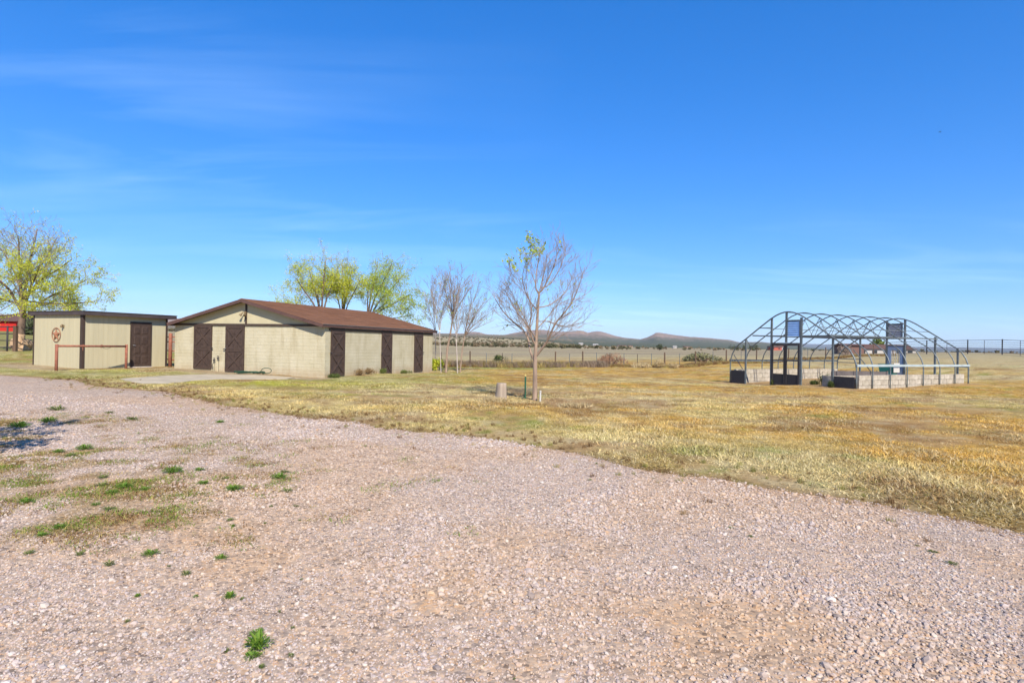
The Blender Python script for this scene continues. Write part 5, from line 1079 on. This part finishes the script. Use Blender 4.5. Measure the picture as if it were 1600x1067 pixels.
sc_ = NP.uniform(.6, 1.35, n) * (.75 + .6 * sstep(fbm(xx * .5, yy * .5, 141, 3), .35, .65)) * (1 - .35 * sstep(yy, 18, 30)); sc3 = np.c_[sc_ * 1.25, sc_ * 1.25, sc_ * NP.uniform(.35, .9, n) * (.4 + .6 * sstep(yy - edge(xx), .1, 2.2))]
gs = scatter('grass', np.c_[xx, yy, hgt(xx, yy)], np.c_[np.zeros(n), np.zeros(n), NP.random(n) * 6.28], sc3, tint, NP.integers(0, 6, n), tufts)
tag(gs, 'short dry straw and rust coloured grass covering the field', 'grass', kind='stuff')
# taller bunches along the drive's edge and the fence
tall = [tuft_mesh(230 + i, 46, .14, .09, .004, .8) for i in range(4)]
px_ = NP.uniform(-16, 5.5, 900); py_ = edge(px_) + NP.normal(.35, .7, 900); c1 = fieldcol(px_, py_); k1 = NP.random(900) < .35; c1[k1] = GREEN * .5 + OLIVE * .5; k2 = NP.random(900) < .4; c1[k2] = BROWN * .8
fx, fy = [], []
for a, b in zip(FL[:-1], FL[1:]):
    t = NP.random(700); fx.append(a.x + (b.x - a.x) * t); fy.append(a.y + (b.y - a.y) * t + NP.normal(0, .5, 700))
fx = np.concatenate(fx); fy = np.concatenate(fy); c2 = np.where((NP.random(len(fx)) < .55)[:, None], BROWN * 1.15, OLIVE)
bx2 = NP.uniform(-6.5, 7, 900); by2 = 43.9 + NP.normal(0, .6, 900); fx = np.concatenate([fx, bx2]); fy = np.concatenate([fy, by2]); c2 = np.concatenate([c2, np.where((NP.random(900) < .7)[:, None], np.array(lin(184, 160, 134, .6)[:3]), OLIVE)])
ax_ = np.concatenate([px_, fx]); ay_ = np.concatenate([py_, fy]); na_ = len(ax_); s3 = np.concatenate([NP.uniform(.15, .55, 900), np.concatenate([NP.uniform(.5, 1.7, len(fx) - 900), NP.uniform(1.5, 3.6, 900)])])
tg = scatter('bunch_grass', np.c_[ax_, ay_, hgt(ax_, ay_)], np.c_[np.zeros(na_), np.zeros(na_), NP.random(na_) * 6.28], np.repeat(s3[:, None], 3, 1), np.concatenate([c1, c2]) * NP.uniform(.8, 1.2, (na_, 1)), NP.integers(0, 4, na_), tall)
tag(tg, 'taller bunches of grass along the drive edge and the wire fence', 'grass', kind='stuff')
# low weeds matting the gravel island
n = 56000; yy = NP.uniform(4.0, 14, n); xx = -NP.random(n) * (yy * 1.0 + 1) ; sp = .40 * np.exp(-((xx + 3.2) / 2.0) ** 2 - ((yy - 6.0) / 2.4) ** 2) * sstep(fbm(xx * 3, yy * 3, 155, 3), .52, .68); keep = (NP.random(n) < sp + weedmask(xx, yy) * sstep(fbm(xx * 2.5, yy * 2.5, 151, 3), .40, .62)) & (yy < edge(xx)); xx, yy = xx[keep], yy[keep]; n = len(xx)
tint = np.where((NP.random(n) < .12 + .6 * (fbm(xx * 2.6, yy * 2.6, 153, 3) > .57))[:, None], GREEN, np.where((NP.random(n) < .6)[:, None], BROWN, OLIVE)) * NP.uniform(.8, 1.2, (n, 1))
wm = scatter('weed_mat', np.c_[xx, yy, hgt(xx, yy) + .02], np.c_[np.zeros(n), np.zeros(n), NP.random(n) * 6.28], np.repeat(NP.uniform(.4, .95, n)[:, None], 3, 1) * np.array([1.2, 1.2, .7]), tint, NP.integers(0, 6, n), tufts)
tag(wm, 'low green and brown weeds matting the gravel island', 'weeds', kind='stuff')
# scrub dotted over the far slope and plain
def scrub_mesh(seed): m = leafball(seed, 90, .5, .5, .8, .2); return m.mesh('scrub', M['scrub_i'])
scr = [scrub_mesh(300 + i) for i in range(5)]
n = 3600; u_ = NP.uniform(-1.0, .22, n); Yd = 230 * (1500 / 230) ** NP.random(n); xs_ = u_ * Yd
keep = NP.random(n) < (.15 + .95 * sstep(fbm(xs_ / 120, Yd / 120, 161, 3), .40, .6)) * (1 - .75 * sstep(u_, .02, .2)); xs_, Yd = xs_[keep], Yd[keep]
n2 = 420; u2 = NP.uniform(-.1, .95, n2); Y2 = 300 * (1600 / 300) ** NP.random(n2); xs_ = np.concatenate([xs_, u2 * Y2]); Yd = np.concatenate([Yd, Y2]); n = len(xs_)
cs_ = np.array([lin(142, 134, 98, .55)[:3], lin(170, 148, 114, .55)[:3], lin(120, 118, 84, .55)[:3]])[NP.integers(0, 3, n)]; ss = NP.uniform(.9, 2.6, n)
sc = scatter('scrub', np.c_[xs_, Yd, hgt(xs_, Yd)], np.c_[np.zeros(n), np.zeros(n), NP.random(n) * 6.28], np.c_[ss * 1.3, ss * 1.3, ss * .8], cs_, NP.integers(0, 5, n), scr)
tag(sc, 'grey-green scrub dotted over the far slope and plain', 'scrub', kind='stuff')

# weeds growing through the gravel, one by one
def weed_mesh(seed, n, rx, h, mt, lw=.38):
    rg = random.Random(seed); m = MB()
    for _ in range(n):
        a = rg.uniform(0, 6.28); lob = .55 + .45 * abs(math.sin(a * 2.5 + seed)); r_ = rx * lob * rg.random() ** .6; q = rg.uniform(.2, .8); b = Vector((math.cos(a) * r_ * q, math.sin(a) * r_ * q, h * .25 * rg.random())); a2 = a + rg.gauss(0, .6); l = rx * rg.uniform(.22, .5); t = b + Vector((math.cos(a2) * l, math.sin(a2) * l, h * rg.uniform(.1, .8) * (1.15 - r_ / rx)))
        d = (t - b); s = Vector((-math.sin(a), math.cos(a), rg.uniform(-.5, .5))).normalized() * d.length * lw * rg.uniform(.25, .5); mid = b.lerp(t, .6) + Vector((0, 0, h * .12))
        m.add([b, mid + s, t, mid - s], [(0, 1, 2, 3)])
    return m.mesh('leaves', M[mt])
WM = [weed_mesh(400, 170, .5, .46, 'leaf_weed', .22), weed_mesh(401, 190, .55, .34, 'leaf_weed', .17), weed_mesh(402, 90, .5, .5, 'leaf_olive', .2), weed_mesh(403, 130, .6, .28, 'leaf_olive', .16)]
stem = MB()
for k in range(7): a = k * .9; stem.tube([(0, 0, -.05), (math.cos(a) * .12, math.sin(a) * .12, .08), (math.cos(a) * .3, math.sin(a) * .3, .12)], [.02, .014, .006], 4)
stem_me = stem.mesh('stems', M['leaf_olive'])
def weed(px, py, wpx, k, label, group=None, sq=1.0):
    x, y = gnd(px, py, .02); s = wpx * y / F; o = thing('weed', label, 'weed', (x, y, hz(x, y) + .02), random.Random(px).uniform(0, 6.28), group)
    link('leaves', WM[k], o, None, None, (s, s, s * sq)); link('stems', stem_me, o, None, None, (s, s, s * sq)); return o
weed(404, 1012, 58, 0, 'largest bright green leafy weed growing through the gravel', sq=1.1)
weed(402, 990, 30, 1, 'bright green weed right beside the largest weed in the gravel'); weed(396, 1026, 34, 1, 'flat spreading weed at the foot of the largest weed in the gravel')
WL = [(366, 766, 34, 1), (319, 756, 22, 1), (207, 656, 26, 3), (170, 646, 18, 3), (344, 661, 17, 1), (90, 642, 34, 3), (355, 748, 16, 3), (175, 771, 24, 1), (195, 762, 32, 1), (227, 766, 22, 1), (160, 759, 26, 3), (162, 746, 22, 3), (270, 738, 40, 1), (312, 735, 20, 1),
      (132, 701, 32, 1), (92, 706, 22, 1), (42, 785, 30, 1), (150, 789, 18, 1), (172, 796, 24, 3), (360, 813, 18, 3), (365, 822, 10, 0), (95, 825, 26, 1), (67, 837, 22, 1), (46, 865, 24, 3), (126, 867, 18, 2), (236, 866, 32, 1), (346, 872, 24, 1), (216, 931, 13, 0), (307, 932, 12, 0), (360, 933, 26, 0), (380, 936, 14, 2),
      (172, 883, 24, 2), (292, 898, 24, 2), (200, 971, 14, 2), (355, 1017, 16, 2), (265, 885, 10, 2), (437, 747, 32, 1), (450, 768, 24, 3), (445, 738, 20, 3), (462, 791, 13, 3), (424, 792, 11, 2), (577, 797, 8, 3), (415, 818, 10, 2), (469, 813, 8, 2), (1488, 881, 22, 3), (1142, 825, 14, 3), (1173, 838, 13, 3), (630, 857, 8, 2), (472, 905, 9, 2), (438, 955, 10, 2), (456, 1024, 16, 2), (458, 981, 12, 2), (410, 1042, 18, 2), (1432, 852, 9, 3), (1456, 862, 18, 3), (932, 725, 8, 2), (922, 750, 10, 3), (75, 660, 34, 1), (30, 668, 40, 1), (110, 712, 24, 3), (1340, 912, 8, 3), (804, 1060, 9, 2), (756, 1040, 7, 2)]
def weed_words(px, py, k):
    c = 'green' if k in (0, 1) else 'olive'
    w = 'on the weedy island of the drive' if (px < 250 and py < 850) else ('in the gravel near the field edge of the drive' if px > 880 else ('in open gravel between the weedy island and the largest weed' if py > 850 else 'in the gravel between the weedy island and the field'))
    return f'small low {c} weed {w}', f'{c} weeds {w}'
for px, py, wp_, k in WL: lab, grp = weed_words(px, py, k); weed(px, py, wp_, k, lab, grp)

# ------------------------------------------------------------------ air
hzm = bpy.data.materials.new('thin_haze'); hzm.use_nodes = True; nt = hzm.node_tree; nt.nodes.clear()
pv_ = N(nt, 'ShaderNodeVolumePrincipled'); pv_.inputs['Color'].default_value = (0.80, 0.90, 1.0, 1); pv_.inputs['Density'].default_value = 4e-5; pv_.inputs['Anisotropy'].default_value = 0.0
ho = N(nt, 'ShaderNodeOutputMaterial'); nt.links.new(pv_.outputs[0], ho.inputs['Volume'])
hb_ = MB().box(-18500, 18500, -18500, 18500, -8, 420).build('haze', hzm); tag(hb_, 'thin blue haze of the far distance', kind='stuff')
